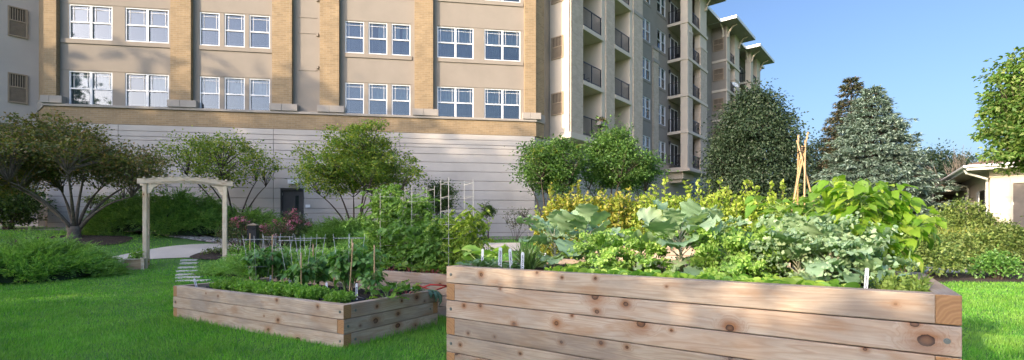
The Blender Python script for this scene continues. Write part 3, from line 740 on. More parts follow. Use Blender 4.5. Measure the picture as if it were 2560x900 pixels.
# louvred intake near the tower foot
la, lb = sw(1722, YW - .1), sw(1769, YW - .1)
mb = MB(); z0, z1 = 3.95, 5.3
mb.box(la, lb, YW - .16, YW - .12, z0 - .06, z0); mb.box(la, lb, YW - .16, YW - .12, z1, z1 + .06)
for x in (la, (la + lb) / 2 - .03, lb - .06): mb.box(x, x + .06, YW - .165, YW - .12, z0, z1)
for i in range(12):
    z = z0 + .05 + i * .11; mb.add([(la + .03, YW - .19, z), (lb - .03, YW - .19, z), (lb - .03, YW - .13, z + .07), (la + .03, YW - .13, z + .07)], [(0, 1, 2, 3)])
bpart(mb, 'louvre_grille', M_['fascia'], FW)
mb = MB(); mb.box(la + .02, lb - .02, YW - .118, YW - .11, z0, z1); bpart(mb, 'louvre_backing', M_['groove'], FW)
# --- balcony towers
def sliding_door(x, y, z):
    fr_ = MB(); w, h = 1.5, 2.05
    for a in (0, w / 2 - .03, w - .06): fr_.box(a, a + .06, -.03, .02, 0, h)
    fr_.box(.06, w - .06, -.028, .02, h - .07, h); fr_.box(.06, w - .06, -.028, .02, 0, .06)
    o = fr_.build('sliding_door', M_['white'], None, BI @ FW.mat(x, y, z)); o.parent = B
    g = MB(); g.box(.06, w - .06, -.01, 0, .06, h - .07); q = g.build('pane', M_['door_dark']); q.parent = o
def bracket(mb, x, y, z, dx, dy):
    """curved eave bracket reaching out along (dx,dy)"""
    pts = [(x, y, z - .95), (x + dx * .12, y + dy * .12, z - .55), (x + dx * .35, y + dy * .35, z - .22), (x + dx * .8, y + dy * .8, z - .06)]
    mb.tube(pts, [.07, .08, .08, .07], 5); mb.box(x - .09, x + .09, y - .09, y + .09, z - 1.05, z - .85)
def tower(T, w, d_open, solid_side, idx):
    x0, y0 = T; x1 = x0 + w; yb = YW
    cw = 1.1; c2 = 1.55; sd_ = .33
    # corner pier : brick front skin and pale side
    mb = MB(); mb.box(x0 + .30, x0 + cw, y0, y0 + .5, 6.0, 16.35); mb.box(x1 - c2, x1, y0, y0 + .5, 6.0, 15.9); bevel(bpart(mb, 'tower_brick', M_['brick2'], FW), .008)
    mb = MB(); mb.box(x0, x0 + .298, y0 + .0, y0 + .55, 5.98, ROOFZ); mb.box(x0 + .302, x0 + cw, y0 + .04, y0 + .5, 16.35, ROOFZ); mb.box(x1 - c2, x1, y0 + .04, y0 + .5, 15.9, ROOFZ)
    mb.box(x0 + .302, x0 + cw + .03, y0 - .03, y0 + .5, 16.35, 16.5); mb.box(x1 - c2 - .03, x1 + .02, y0 - .03, y0 + .5, 15.9, 16.05)
    bevel(bpart(mb, 'tower_column', M_['stucco_cream'], FW), .012)
    mb = MB(); mb.box(x1 - .2, x1 - .005, y0 + .5, yb, 6, ROOFZ)
    for z in FL: mb.box(x1 - .215, x1 - .2, y0 + .5, yb, z + 1.9, z + 1.92)
    bpart(mb, 'tower_inner_wall', M_['stucco'], FW)
    if solid_side:
        mb = MB(); mb.box(x0 - .004, x0 + .2, y0 + .05, yb, .5, ROOFZ)
        bpart(mb, 'tower_side_wall', M_['stucco'], FW)
        mb = MB()
        for z in FL: mb.box(x0 - .012, x0 + .1, y0 + .55, yb, z + 1.2, z + 1.225); mb.box(x0 - .02, x0 + .1, y0 - .02, yb, z - .22, z - .0)
        bpart(mb, 'tower_joint', M_['stucco'], FW)
        for z in FL: grille(FW, x0 - .03, (y0 + yb) / 2 + .05, z + .95, -math.pi / 2, .95, 1.0)
    for z in FL:
        rails = [(x0 + cw + .02, y0 + .12, 0, w - cw - c2 - .04)]
        if not solid_side: rails.append((x0 + .12, y0 + .56, math.pi / 2, yb - y0 - .60))
        balcony(FW, x0 - .06, x1 + .04, y0 - .06, yb - .003, z, rails)
        if not solid_side:
            sliding_door(x0 + .55, yb - .005, z)
            lm = MB(); lm.box(x0 + .22, x0 + .34, yb - .12, yb, z + 1.9, z + 2.15); o = lm.build('wall_lamp', M_['black'], None, BI @ FW.M); o.parent = B
    mb = MB(); mb.box(x0 - .5, x1 + .3, y0 - .35, yb - .12, 5.62, 5.78); mb.box(x0 - .1, x0 + 2.2, y0 + .3, yb - .10, 5.1, 5.6); mb.box(x0 + .1, x0 + 1.9, y0 + .5, yb - .10, 4.85, 5.1)
    if idx == 0: bevel(bpart(mb, 'tower_base', M_['stucco_cream'], FW), .015)
    ov = 1.15; z = ROOFZ
    mb = MB(); mb.box(x0 - ov, x1 + ov, y0 - ov, yb + 1, z, z + .14)
    bpart(mb, 'roof_soffit', M_['soffit'], FW)
    mb = MB(); a, b, c, d = x0 - ov - .03, x1 + ov + .03, y0 - ov - .03, yb + 1
    mb.box(a, b, c, c + .04, z - .01, z + .26); mb.box(a, a + .04, c + .042, d, z - .01, z + .26); mb.box(b - .04, b, c + .042, d, z - .01, z + .26)
    bpart(mb, 'fascia', M_['fascia'], FW)
    mb = MB(); xm = (a + b) / 2
    mb.add([(a, c, z + .26), (b, c, z + .26), (b, d, z + .26), (a, d, z + .26), (xm, c + 2.2, z + .9), (xm, d, z + .9)], [(0, 1, 4), (1, 2, 5, 4), (3, 0, 4, 5)])
    bpart(mb, 'roof', M_['roof'], FW)
    for q in ((x0 + .2, y0 - .05, z, 0, -1), (x0 - .05, y0 + .3, z, -1, 0), (x1 - .4, y0 - .05, z, 0, -1), (x1 + .05, y0 + .3, z, 1, 0)):
        mb = MB(); bracket(mb, *q); bpart(mb, 'bracket', M_['stucco_cream'], FW)
def grille(fr_, x, y, z, rz, w, h, parent=B):
    M = BI @ fr_.mat(x, y, z) @ Matrix.Rotation(rz, 4, 'Z')
    mb = MB(); t = .05
    mb.box(-w / 2, w / 2, -.05, 0, -t, 0); mb.box(-w / 2, w / 2, -.05, 0, h, h + t); mb.box(-w / 2, -w / 2 + t, -.05, 0, 0, h); mb.box(w / 2 - t, w / 2, -.05, 0, 0, h); mb.box(-w / 2 + t, w / 2 - t, -.045, 0, h * .52, h * .56)
    for i in range(1, 8): xx = -w / 2 + i * w / 8; mb.box(xx - .012, xx + .012, -.04, 0, h * .56, h)
    for i in range(1, 22): xx = -w / 2 + i * w / 22; mb.box(xx - .007, xx + .007, -.035, 0, 0, h * .52)
    o = mb.build('vent_grille', M_['vent'], None, M); o.parent = parent
    b = MB(); b.box(-w / 2 + t, w / 2 - t, -.012, -.004, 0, h); q = b.build('vent_backing', M_['vent_d']); q.parent = o
    return o
tower(T1, 4.45, True, False, 0); tower(T2, 4.3, True, True, 1); tower(T3, 4.3, True, False, 2)
# main eave of the wing
mb = MB(); mb.box(-1, T3[0] + 7, YW - 1.1, YW + 8, ROOFZ + .02, ROOFZ + .13); bpart(mb, 'wing_soffit', M_['soffit'], FW)
mb = MB(); mb.box(-1, T3[0] + 7, YW - 1.14, YW - 1.10, ROOFZ + .0, ROOFZ + .27); bpart(mb, 'wing_fascia', M_['fascia'], FW)
mb = MB(); mb.add([(-1, YW - 1.1, ROOFZ + .27), (T3[0] + 7, YW - 1.1, ROOFZ + .27), (T3[0] + 7, YW + 5, ROOFZ + 1.4), (-1, YW + 5, ROOFZ + 1.4)], [(0, 1, 2, 3)]); bpart(mb, 'wing_roof', M_['roof'], FW)
mb = MB(); mb.box(-2, sE + 1, -1, 12, ROOFZ, ROOFZ + .3); bpart(mb, 'main_roof', M_['roof'], FF)
# grilles on the cream end panel (three in view)
for z in (FL[0] + .95, FL[1] + .95, FL[2] + .95): grille(FW, -.003, .06 + .68, z, -math.pi / 2, .72, 1.02)
# --- left wing
LW0 = (X(103, 20.9), 20.9); FLW = Frame(LW0, AW)
Lx = FF.local(*LW0)
mb = MB(); mb.box(-9, 0, 0, 4, 5.62, ROOFZ); bevel(bpart(mb, 'left_wing', M_['stucco_pink'], FLW), .02)
p0 = FF.M @ Vector((.02, -.12, 0)); p1 = Vector((*LW0, 0)) + Vector((-.12, .0, 0)); dd = (p0 - p1); FB = Frame(p1.xy, math.atan2(dd.x, dd.y))
mb = MB(); mb.box(-.3, dd.length, .0, 1.2, 6.68, ROOFZ); bpart(mb, 'left_brick_return', M_['brick'], FB)
mb = MB(); mb.box(-.34, dd.length + .03, -.06, 1.2, 6.27, 6.677); bpart(mb, 'left_return_ledge', M_['stone'], FB)
mb = MB(); mb.box(-.3, dd.length, -.02, 1.2, 5.6, 6.268); bpart(mb, 'left_return_band', M_['brick'], FB)
for yy, cz in ((12, 0), (182, 1)):
    pass
for z in (6.0 + .33, 6.0 + .33 + H, 6.0 + .33 + 2 * H):
    sA = FLW.s_at(19); sB_ = FLW.s_at(69); grille(FLW, (sA + sB_) / 2, -.003, z + .25, 0, abs(sB_ - sA), 1.15)
# recessed lower wall below the left wing
e0 = FF.M @ Vector((S(124), -.05, 0)); FR = Frame(e0.xy, AF)
mb = MB(); mb.box(-.02, .1, .05, 1.6, .2, 5.6); mb.box(-9, 0, 1.6, 1.8, .2, 5.6)
for z in GR[4:]: pass
bpart(mb, 'recessed_wall', M_['siding'], FR)
mb = MB(); mb.box(-1.5, -.15, 1.5, 1.6, .8, 2.2); bpart(mb, 'service_door', M_['door_dark'], FR)
# ------------------------------------------------------------------ raised timber beds
CH_, TH = .1395, .09
class Bed:
    def __init__(s, o, deg, L, W, n): s.o = Vector((*o, 0)); s.a = rad(deg); s.L = L; s.W = W; s.n = n; s.u = Vector((math.cos(s.a), math.sin(s.a), 0)); s.v = Vector((-math.sin(s.a), math.cos(s.a), 0)); s.z = n * CH_ - .055
    def at(s, x, y, z=None): p = s.o + s.u * x + s.v * y; return Vector((p.x, p.y, s.z if z is None else z))
    def xat(s, px, y):
        k = (px - CX) / F; O = s.o + s.v * y
        return (k * O.y - O.x) / (s.u.x - k * s.u.y)
    def px(s, px, y, z=None): return s.at(s.xat(px, y), y, z)
def make_bed(bd, label, first_full_left, warm, name='raised_bed', bolts=True, knots={}):
    root = empty(name, bd.o, label, 'raised bed', 'timber raised beds in the garden', bd.a)
    g = .0028
    for c in range(bd.n):                  # c=0 is the top course
        z1 = (bd.n - c) * CH_; z0 = z1 - CH_
        A_ = (c % 2 == 0) == first_full_left   # front board flush with left corner
        L, W = bd.L, bd.W
        specs = [  # (x0,y0,rot,length)
            ((0 if A_ else TH), 0, 0, L - TH), ]
        if A_: specs += [(L, 0, 90, W - TH), (TH, W, 180, None), (0, W, -90, None)]
        # pinwheel: front, right, back, left
        if A_: prs = [('f', 0, L - TH), ('r', 0, W - TH), ('b', TH, L), ('l', TH, W)]
        else: prs = [('f', TH, L), ('r', TH, W), ('b', 0, L - TH), ('l', 0, W - TH)]
        for k, a, b in prs:
            mb = MB(); ln = b - a - .002
            mb.box(0, ln, 0, TH, g, CH_ - g, 0, 1)
            mat = M_['cedar_warm'] if (c, k) in warm else M_['cedar']
            if (c, k) in knots:
                kl = []
                for px, py, r in knots[(c, k)]:
                    if k == 'f': xx = bd.xat(px, 0); Yk = bd.at(xx, 0).y; kl.append((xx - a, Zp(py, Yk) - z0, r))
                    else: kl.append((px - a, py, r))
                pal = ((.39, .28, .195), (.44, .36, .28), (.26, .145, .08)) if (c, k) in warm else ((.41, .315, .225), (.46, .375, .285), (.25, .15, .085))
                mat = wood_mat('cedar_board', *pal, grey=.3 if (c, k) in warm else .5, klist=kl)
            o = mb.build('timber', [mat, M_['cedar_end']]); o.parent = root; bevel(o, .004, 2)
            jit = random.uniform(-.0015, .0015)
            if k == 'f': o.location = (a + .001, 0 + jit, z0)
            elif k == 'r': o.location = (L + jit, a + .001, z0); o.rotation_euler = (0, 0, rad(90))
            elif k == 'b': o.location = (b - .001, W + jit, z0); o.rotation_euler = (0, 0, rad(180))
            else: o.location = (0 + jit, b - .001, z0); o.rotation_euler = (0, 0, rad(-90))
            if bolts:
                for bx_ in ((.05,) if (k in 'f' and A_) or (k == 'r' and not A_ and False) else (ln - .05,) if k in 'f' else (.05, ln - .05)):
                    q = MB(); q.tube([(0, .001, 0), (0, -.003, 0)], .013, 14); q.tube([(0, .001, 0), (0, -.007, 0)], .007, 6)
                    qo = q.build('bolt', M_['steel_d']); qo.parent = o; qo.location = (bx_, 0, CH_ * .5)
    mb = MB(); nx, ny = 60, 26; rs = np.random.RandomState(bd.n); V = []
    for j in range(ny + 1):
        for i in range(nx + 1):
            V.append((TH - .01 + (bd.L - 2 * TH + .02) * i / nx, TH - .01 + (bd.W - 2 * TH + .02) * j / ny, bd.z + rs.uniform(-.012, .012)))
    mb.add(V, [(j * (nx + 1) + i, j * (nx + 1) + i + 1, (j + 1) * (nx + 1) + i + 1, (j + 1) * (nx + 1) + i) for j in range(ny) for i in range(nx)])
    o = mb.build('soil', M_['soil'], smooth=True); o.parent = root
    return root
M_['steel_d'] = simple('bolt_steel', (.16, .18, .17), .45, metal=.5, bst=0)
TB = Bed((-.535, 3.91), -35.5, 3.094, 1.45, 6)
LB = Bed((-4.347, 6.158), -30.5, 3.2, 1.39, 3)
LBK = (X(1005, 6.57), 6.57)
MBd = Bed((LBK[0] - 1.45 * .85, LBK[1] + 1.45 * .527), -31.8, 3.15, 1.4, 4)
BB = Bed((X(1445, 9.3), 9.3), -35.5, 3.6, 1.4, 6)
make_bed(TB, 'tall weathered cedar bed of six timbers in the foreground, full of kale and seedlings', True, {(1, 'f'), (2, 'f'), (0, 'r'), (1, 'r')}, knots={
    (0, 'f'): [(1203, 687, .013), (1342, 682, .008), (1488, 696, .008), (1666, 716, .005), (1405, 694, .006), (2238, 760, .005)],
    (1, 'f'): [(1487, 741, .022), (1564, 760, .014), (1492, 779, .013), (1824, 820, .019), (2315, 851, .027), (2286, 810, .014), (1250, 722, .006)],
    (2, 'f'): [(1391, 808, .014), (1602, 808, .025), (1678, 826, .006), (1430, 789, .007), (1285, 810, .012), (2162, 873, .007), (1201, 764, .010), (1160, 764, .010)],
    (3, 'f'): [(1403, 855, .010), (1502, 857, .011), (1567, 868, .009), (1170, 833, .008), (1236, 842, .007), (1825, 896, .010)],
    (4, 'f'): [(1150, 862, .009), (1300, 884, .008)]})
make_bed(LB, 'low weathered cedar bed of three timbers on the lawn, with wire cages', False, {(0, 'r')}, knots={
    (0, 'f'): [(692, 751, .013), (794, 767, .012), (545, 740, .008), (515, 733, .006)], (1, 'f'): [(695, 800, .016), (439, 755, .009), (660, 790, .006)],
    (0, 'r'): [(.42, .07, .013), (.78, .08, .010), (1.02, .09, .020), (1.15, .03, .009)], (1, 'r'): [(.40, .065, .026), (.72, .09, .016), (.20, .05, .008)]})
make_bed(MBd, 'mid height cedar bed of four timbers behind the low bed, with tall tomatoes in cages', True, {(0, 'f'), (1, 'f'), (2, 'f')})
make_bed(BB, 'sunlit pale cedar bed seen through the kale leaves behind the tall bed', True, {(0, 'f'), (1, 'f'), (2, 'f')})
def in_bed(x, y, m=0.0):
    for b in (TB, LB, MBd, BB):
        d = Vector((x, y, 0)) - b.o; a, c = d.dot(b.u), d.dot(b.v)
        if -m < a < b.L + m and -m < c < b.W + m: return True
    return False
# irrigation pipe and fittings in the low bed
def obj1(mb, name, mats, label, cat, loc=(0, 0, 0), group=None, smooth=False):
    o = mb.build(name, mats, None, Matrix.Translation(loc), smooth); return tag(o, label, cat, group)
ir = empty('irrigation_pipe', LB.at(2.0, .7), 'black drip irrigation pipe with a white end cap along the low bed soil', 'pipe')
z = LB.z + .03; L_ = lambda x, y, zz=z: LB.at(x, y, zz) - LB.at(2.0, .7)
mb = MB(); mb.tube([L_(2.95, .12), L_(2.98, .55), L_(3.0, .9), L_(3.02, 1.12, z + .04)], .015, 8); mb.tube([L_(.15, .75), L_(1.2, .78), L_(2.2, .74), L_(2.97, .5)], .012, 6); mb.tube([L_(.25, .28), L_(1.4, .33), L_(2.95, .25)], .01, 6)
o = mb.build('pipe', M_['black'], smooth=True); o.parent = ir
mb = MB(); mb.tube([L_(3.02, 1.12, z + .04), L_(3.025, 1.19, z + .045)], .019, 10); o = mb.build('end_cap', M_['white']); o.parent = ir
mb = MB(); mb.tube([L_(2.97, .45), L_(2.975, .55)], .021, 8); mb.tube([L_(.2, 1.25, z + .03), L_(.3, 1.26, z + .06), L_(.32, 1.26, z + .0)], .02, 6); o = mb.build('fitting', M_['black']); o.parent = ir
mb = MB(); q = LB.at(3.0, 1.25, LB.z + .06); e = MBd.at(1.75, -.02, .40)
mb.tube([q, q + Vector((.15, .05, .05)), q + Vector((.35, .12, .03)), (e + q) / 2 + Vector((.2, 0, -.05)), e], .010, 8)
mb.v = [tuple(Vector(p) - q) for p in mb.v]
obj1(mb, 'garden_hose', M_['hose'], 'red hose arching from the low bed toward the tomato bed', 'hose', q, smooth=True)
# ------------------------------------------------------------------ plant tags with lettering
def text_mesh(txt, size):
    cu = bpy.data.curves.new('lettering', 'FONT'); cu.body = txt; cu.size = size; cu.align_x = 'CENTER'; cu.align_y = 'CENTER'; cu.extrude = .0004; cu.offset = size * .018
    t = bpy.data.objects.new('tmp', cu); COL.objects.link(t); bpy.context.view_layer.update()
    me = bpy.data.meshes.new_from_object(t.evaluated_get(bpy.context.evaluated_depsgraph_get())); bpy.data.objects.remove(t); return me
def plant_tag(p, h, w, txt, label, face, tilt=0.0, lean=0.0):
    h *= 1.05; w *= .82; root = empty('plant_tag', p, label, 'plant tag', 'plastic plant tags in the beds', face); root.rotation_euler = (lean, tilt, face)
    mb = MB(); n = 8; poly = [(-w / 2, -.03), (w / 2, -.03)] + [(w / 2 * math.cos(a), h - w / 2 + w / 2 * math.sin(a)) for a in [math.pi * i / n for i in range(n + 1)]]
    V = [(x, -.001, z) for x, z in poly] + [(x, .001, z) for x, z in poly]; k = len(poly)
    mb.add(V, [tuple(range(k)), tuple(range(k, 2 * k))[::-1]] + [(i, k + i, k + (i + 1) % k, (i + 1) % k) for i in range(k)])
    o = mb.build('tag_blade', M_['tagw']); o.parent = root
    if txt:
        me = text_mesh(txt, w * .62); me.materials.append(M_['ink']); t = bpy.data.objects.new('lettering', me); COL.objects.link(t); t.parent = root
        xs_ = [v.co.x for v in me.vertices]; ln = (max(xs_) - min(xs_)) or 1; sc = min(1.0, h * .80 / ln) if ln > h * .8 else min(1.35, h * .8 / ln)
        t.scale = (sc, 1.15, 1); t.location = (0, -.0018, h * .47); t.rotation_euler = (rad(90), rad(90), 0)
    return root
fz = -35.5
plant_tag(TB.px(1249, .115), .20, .034, 'BREAKFAST RADISH', 'white tag lettered BREAKFAST RADISH at the front edge of the tall bed', rad(-5), rad(2))
plant_tag(TB.px(1279, .20), .19, .030, 'WATERMELON RADISH', 'white tag lettered WATERMELON RADISH beside the leafy seedlings', rad(-8), rad(-4))
plant_tag(TB.px(1305, .20), .165, .030, 'ARUGULA 8/31', 'narrow white tag lettered ARUGULA near the chives', rad(-8), rad(2))
plant_tag(TB.px(1205, .45), .17, .026, 'SAGE', 'short white tag lettered SAGE behind the rounded grey green leaves', rad(0), rad(2))
plant_tag(TB.px(2163, .13), .145, .020, 'TARRAGON 8/1', 'slim white tag lettered TARRAGON beside the feathery herb', rad(-38), rad(3))
plant_tag(TB.px(1362, .85), .13, .022, 'KALE', 'small white tag lettered KALE under the left kale plant', rad(-10), rad(2))
plant_tag(LB.at(.13, .22), .13, .032, 'CARROT', 'blue white tag lettered CARROT leaning in the left corner of the low bed', rad(5), rad(-14))
plant_tag(LB.px(725, .75), .17, .030, 'PEPPER', 'pale tag lettered PEPPER left of the middle wire cages', rad(5), rad(0))
plant_tag(LB.px(816, .62), .15, .032, 'PEPPER', 'pale tag lettered PEPPER between the middle and right wire cages', rad(-5), rad(1))
plant_tag(LB.px(892, .60), .17, .030, 'EGGPLANT', 'pale tag lettered EGGPLANT under the rightmost wire cage', rad(-5), rad(-1))
plant_tag(LB.px(676, .9), .14, .030, 'BASIL', 'pale tag lettered BASIL behind the left pepper plant', rad(-5), rad(1))
# ------------------------------------------------------------------ cages and stakes
def cone_cage(p, r0, r1, h, label, ph=0.3, lean=(0, 0)):
    mb = MB()
    for k in range(4):
        a = ph + k * 1.5708
        mb.tube([(r0 * .55 * math.cos(a), r0 * .55 * math.sin(a), -.05), (r1 * math.cos(a) + lean[0], r1 * math.sin(a) + lean[1], h + .03)], .0025, 6)
    for f in (.42, .97):
        r = r0 * .55 + (r1 - r0 * .55) * f; n = 28; mb.tube([(r * 1.02 * math.cos(6.2832 * i / n) + lean[0] * f, r * 1.02 * math.sin(6.2832 * i / n) + lean[1] * f, h * f) for i in range(n + 1)], .0025, 6)
    return obj1(mb, 'tomato_cage', M_['galv'], label, 'wire cage', p, 'round wire plant cages in the low bed', smooth=True)
cone_cage(LB.px(647, .78), .15, .20, .66, 'round wire cage furthest left in the low bed', .2)
cone_cage(LB.px(692, 1.1), .15, .20, .69, 'round wire cage second from left, tilting slightly', .6, (.02, 0))
cone_cage(LB.px(744, .62), .15, .19, .66, 'round wire cage in the middle over a small pepper plant', .1, (-.03, 0))
cone_cage(LB.px(776, .95), .15, .20, .68, 'round wire cage right behind the middle cage', .8)
cone_cage(LB.px(873, .85), .15, .18, .69, 'round wire cage furthest right in the low bed', .3)
def sq_cage(p, w, h, label, rz=.2, n=6):
    mb = MB(); c = [(-w / 2, -w / 2), (w / 2, -w / 2), (w / 2, w / 2), (-w / 2, w / 2)]
    for x, y in c: mb.tube([(x, y, -.1), (x, y, h)], .0042, 6)
    for i in range(n):
        z = h - .06 - i * .195; mb.tube([(*c[0], z), (*c[1], z + .004), (*c[2], z), (*c[3], z - .004), (*c[0], z)], .0032, 6)
    o = obj1(mb, 'square_cage', M_['galv'], label, 'wire cage', p, 'square tomato towers', smooth=False); o.rotation_euler = (0, 0, rz); return o
sq_cage(MBd.px(1142, .6), .36, 1.35, 'tall square wire tower on the right over light green tomato leaves', .45)
sq_cage(MBd.px(1049, .85), .36, 1.32, 'square wire tower in the middle of the tomato bed', .5)
sq_cage(MBd.px(975, .85), .36, 1.22, 'square wire tower sunk in the leaves at left', .4)
def stake(p, h, r, label, tilt=(0, 0)):
    mb = MB(); n = 7; mb.tube([(tilt[0] * i / n, tilt[1] * i / n, -.05 + (h + .05) * i / n) for i in range(n + 1)], [r * (1.0 if i % 2 else 1.12) for i in range(n + 1)], 7)
    return obj1(mb, 'bamboo_stake', M_['bamboo'], label, 'stake', p, 'bamboo stakes in the low bed', smooth=True)
for px, y, h, tl, lb in ((625, .95, .72, 0, 'bamboo stake inside the left round cage'), (681, .9, .70, 0, 'bamboo stake between the two left cages'), (753, .5, .50, 0, 'short bamboo stake in front of the middle cage'), (783, 1.1, .58, 0, 'bamboo stake behind the middle cages'), (872, .7, .62, .05, 'leaning bamboo stake in the right cage'), (880, .85, .66, .0, 'upright bamboo stake in the right cage'), (936, .7, .60, 0, 'bare bamboo stake right of all the cages')):
    stake(LB.px(px, y), h, .0075, lb, (tl, 0))
# bean teepee
tp = TB.px(2008, 1.15); root = empty('bean_teepee', tp, 'teepee of five tied bamboo poles rising from the bean vines', 'plant support')
top = Vector((X(2003, tp.y), tp.y, Zp(375, tp.y))) - tp
for k, (bx, by, ex, ez) in enumerate([(-.17, .05, .05, .06), (.17, -.10, -.03, .0), (-.11, -.16, .03, .0), (.08, .2, -.02, .04), (-.05, .2, .01, -.04)]):
    b = Vector((bx * .9, by, 0)); d = (top - b); e = b + d + Vector((ex, 0, .07 + ez)) * 1.0
    mb = MB(); n = 9; pts = [b.lerp(e, i / n) for i in range(n + 1)]; mb.tube(pts, [.0056 * (1.15 if i % 2 else 1) for i in range(n + 1)], 7)
    o = mb.build('pole', M_['bamboo'], smooth=True); o.parent = root
mb = MB(); n = 20; mb.tube([top + Vector((.022 * math.cos(i * 1.2), .022 * math.sin(i * 1.2), i * .0025 - .02)) for i in range(n)], .004, 5); o = mb.build('twine', M_['black']); o.parent = root
# ------------------------------------------------------------------ arbor
a0 = Vector((X(363, 12.35), 12.35, 0)); a1 = Vector((X(563, 12.95), 12.95, 0)); du = (a1 - a0).normalized(); AWd = (a1 - a0).length
dv = Vector((-math.sin(rad(33)), math.cos(rad(33)), 0))
za = gz(a0.x, a0.y) - .03
ar = empty('garden_arbor', (a0.x, a0.y, za), 'pale pine arbor with arched top and slatted sides over the paver walk', 'arbor')
def ap(x, y, z): p = du * x + dv * y; return Vector((p.x, p.y, z))
TOPZ = Zp(455, 12.35) - za
def post(x, y, zb=0):
    mb = MB(); t = .045; Lh = TOPZ - zb
    M = Matrix.Rotation(math.atan2(du.y, du.x), 4, 'Z')
    mb.box(0, Lh, -t, t, -t, t, 0, 0); o = mb.build('post', M_['pine']); o.parent = ar
    o.matrix_basis = Matrix.Translation(ap(x, y, zb)) @ M @ Matrix.Rotation(rad(-90), 4, 'Y'); bevel(o, .006)
for x in (0, AWd):
    for y in (0, .55): post(x, y, -.05)
Mar = Matrix.Rotation(math.atan2(du.y, du.x), 4, 'Z')
for y in (-.075, .625):
    mb = MB(); n = 24; V = []; ov = .17
    for i in range(n + 1):
        t = i / n; x = -ov + (AWd + 2 * ov) * t; tt = min(1, max(0, (x) / AWd)); hgt = .08 * math.sin(math.pi * tt)
        lo = TOPZ - .045 + (.10 * math.sin(math.pi * tt) if 0 < tt < 1 else 0); hi = TOPZ + .085 + hgt
        for yy in (0, .04): V += [(x, yy, lo), (x, yy, hi)]
    Fc = []
    for i in range(n):
        a = 4 * i; Fc += [(a, a + 4, a + 5, a + 1), (a + 2, a + 3, a + 7, a + 6), (a + 1, a + 5, a + 7, a + 3), (a, a + 2, a + 6, a + 4)]
    Fc += [(0, 1, 3, 2), (4 * n, 4 * n + 2, 4 * n + 3, 4 * n + 1)]
    mb.add(V, Fc); o = mb.build('arched_beam', M_['pine']); o.parent = ar; o.matrix_basis = Matrix.Translation(ap(0, y, 0)) @ Mar
for i in range(10):
    x = -.02 + (AWd + .04) * i / 9; hgt = .08 * math.sin(math.pi * i / 9)
    mb = MB(); mb.box(-.12, .80, -.022, .022, -.022, .022); o = mb.build('slat', M_['pine']); o.parent = ar; d = Matrix.Rotation(math.atan2(dv.y, dv.x), 4, 'Z')
    o.matrix_basis = Matrix.Translation(ap(x, 0, TOPZ + .10 + hgt)) @ d
for x, s in ((0, 1), (AWd, -1)):
    mb = MB()
    for k in range(9):
        z = .28 + k * .2; p, q = ap(x, .04, z), ap(x, .51, z); mb.tube([p, q], .013, 4)
    o = mb.build('ladder_rungs', M_['pine']); o.parent = ar
    mb = MB(); V = []; n = 6; c = [(0, -.06), (0, -.30)] + [(.20 * (1 - math.cos(t * math.pi / 2 / n)) + .0 + .0, -.30 + .24 * math.sin(t * math.pi / 2 / n)) for t in range(n + 1)]
    pts = [(0, -.30), (.05, -.28), (.09, -.22), (.13, -.14), (.20, -.09), (.24, -.06), (0, -.06)]
    V = [(s * (.052 + a), -.02, TOPZ + b) for a, b in pts] + [(s * (.052 + a), .02, TOPZ + b) for a, b in pts]; k = len(pts)
    mb.add(V, [tuple(range(k)), tuple(range(k, 2 * k))[::-1]] + [(i, k + i, k + (i + 1) % k, (i + 1) % k) for i in range(k)])
    o = mb.build('corner_bracket', M_['pine']); o.parent = ar; o.matrix_basis = Matrix.Translation(ap(x, 0, 0)) @ Mar
def planter(px, Y, label, w=.44):
    x = X(px, Y); z0 = gz(x, Y); r = empty('planter_box', (x, Y, z0), label, 'planter', 'small cedar planters by the arbor', math.atan2(du.y, du.x))
    h = .25; d = .35
    for (xx0, xx1, yy0, yy1) in ((-w / 2, w / 2, -d / 2, -d / 2 + .02), (-w / 2, w / 2, d / 2 - .02, d / 2), (-w / 2, -w / 2 + .02, -d / 2 + .02, d / 2 - .02), (w / 2 - .02, w / 2, -d / 2 + .02, d / 2 - .02)):
        mb = MB(); mb.box(xx0, xx1, yy0, yy1, -.05, h); o = mb.build('side_board', M_['pine_s']); o.parent = r
    mb = MB()
    for sx in (-1, 1): mb.box(sx * (w / 2 - .01) - .035, sx * (w / 2 - .01) + .035, -d / 2 - .022, -d / 2 - .002, -.05, h)
    o = mb.build('corner_post', M_['pine']); o.parent = r
    mb = MB(); mb.box(-w / 2 - .03, w / 2 + .03, -d / 2 - .03, -d / 2 + .03, h + .002, h + .025); mb.box(-w / 2 - .03, w / 2 + .03, d / 2 - .03, d / 2 + .03, h + .002, h + .025); mb.box(-w / 2 - .03, -w / 2 + .03, -d / 2 + .031, d / 2 - .031, h + .002, h + .025); mb.box(w / 2 - .03, w / 2 + .03, -d / 2 + .031, d / 2 - .031, h + .002, h + .025)
    o = mb.build('rim', M_['pine']); o.parent = r
    mb = MB(); mb.box(-w / 2 + .02, w / 2 - .02, -d / 2 + .02, d / 2 - .02, .1, h - .03); o = mb.build('soil', M_['soil']); o.parent = r
    return r
planter(339, 12.3, 'small cedar planter left of the arbor, trailing vine over a white rim'); planter(588, 13.1, 'small cedar planter at the right foot of the arbor')
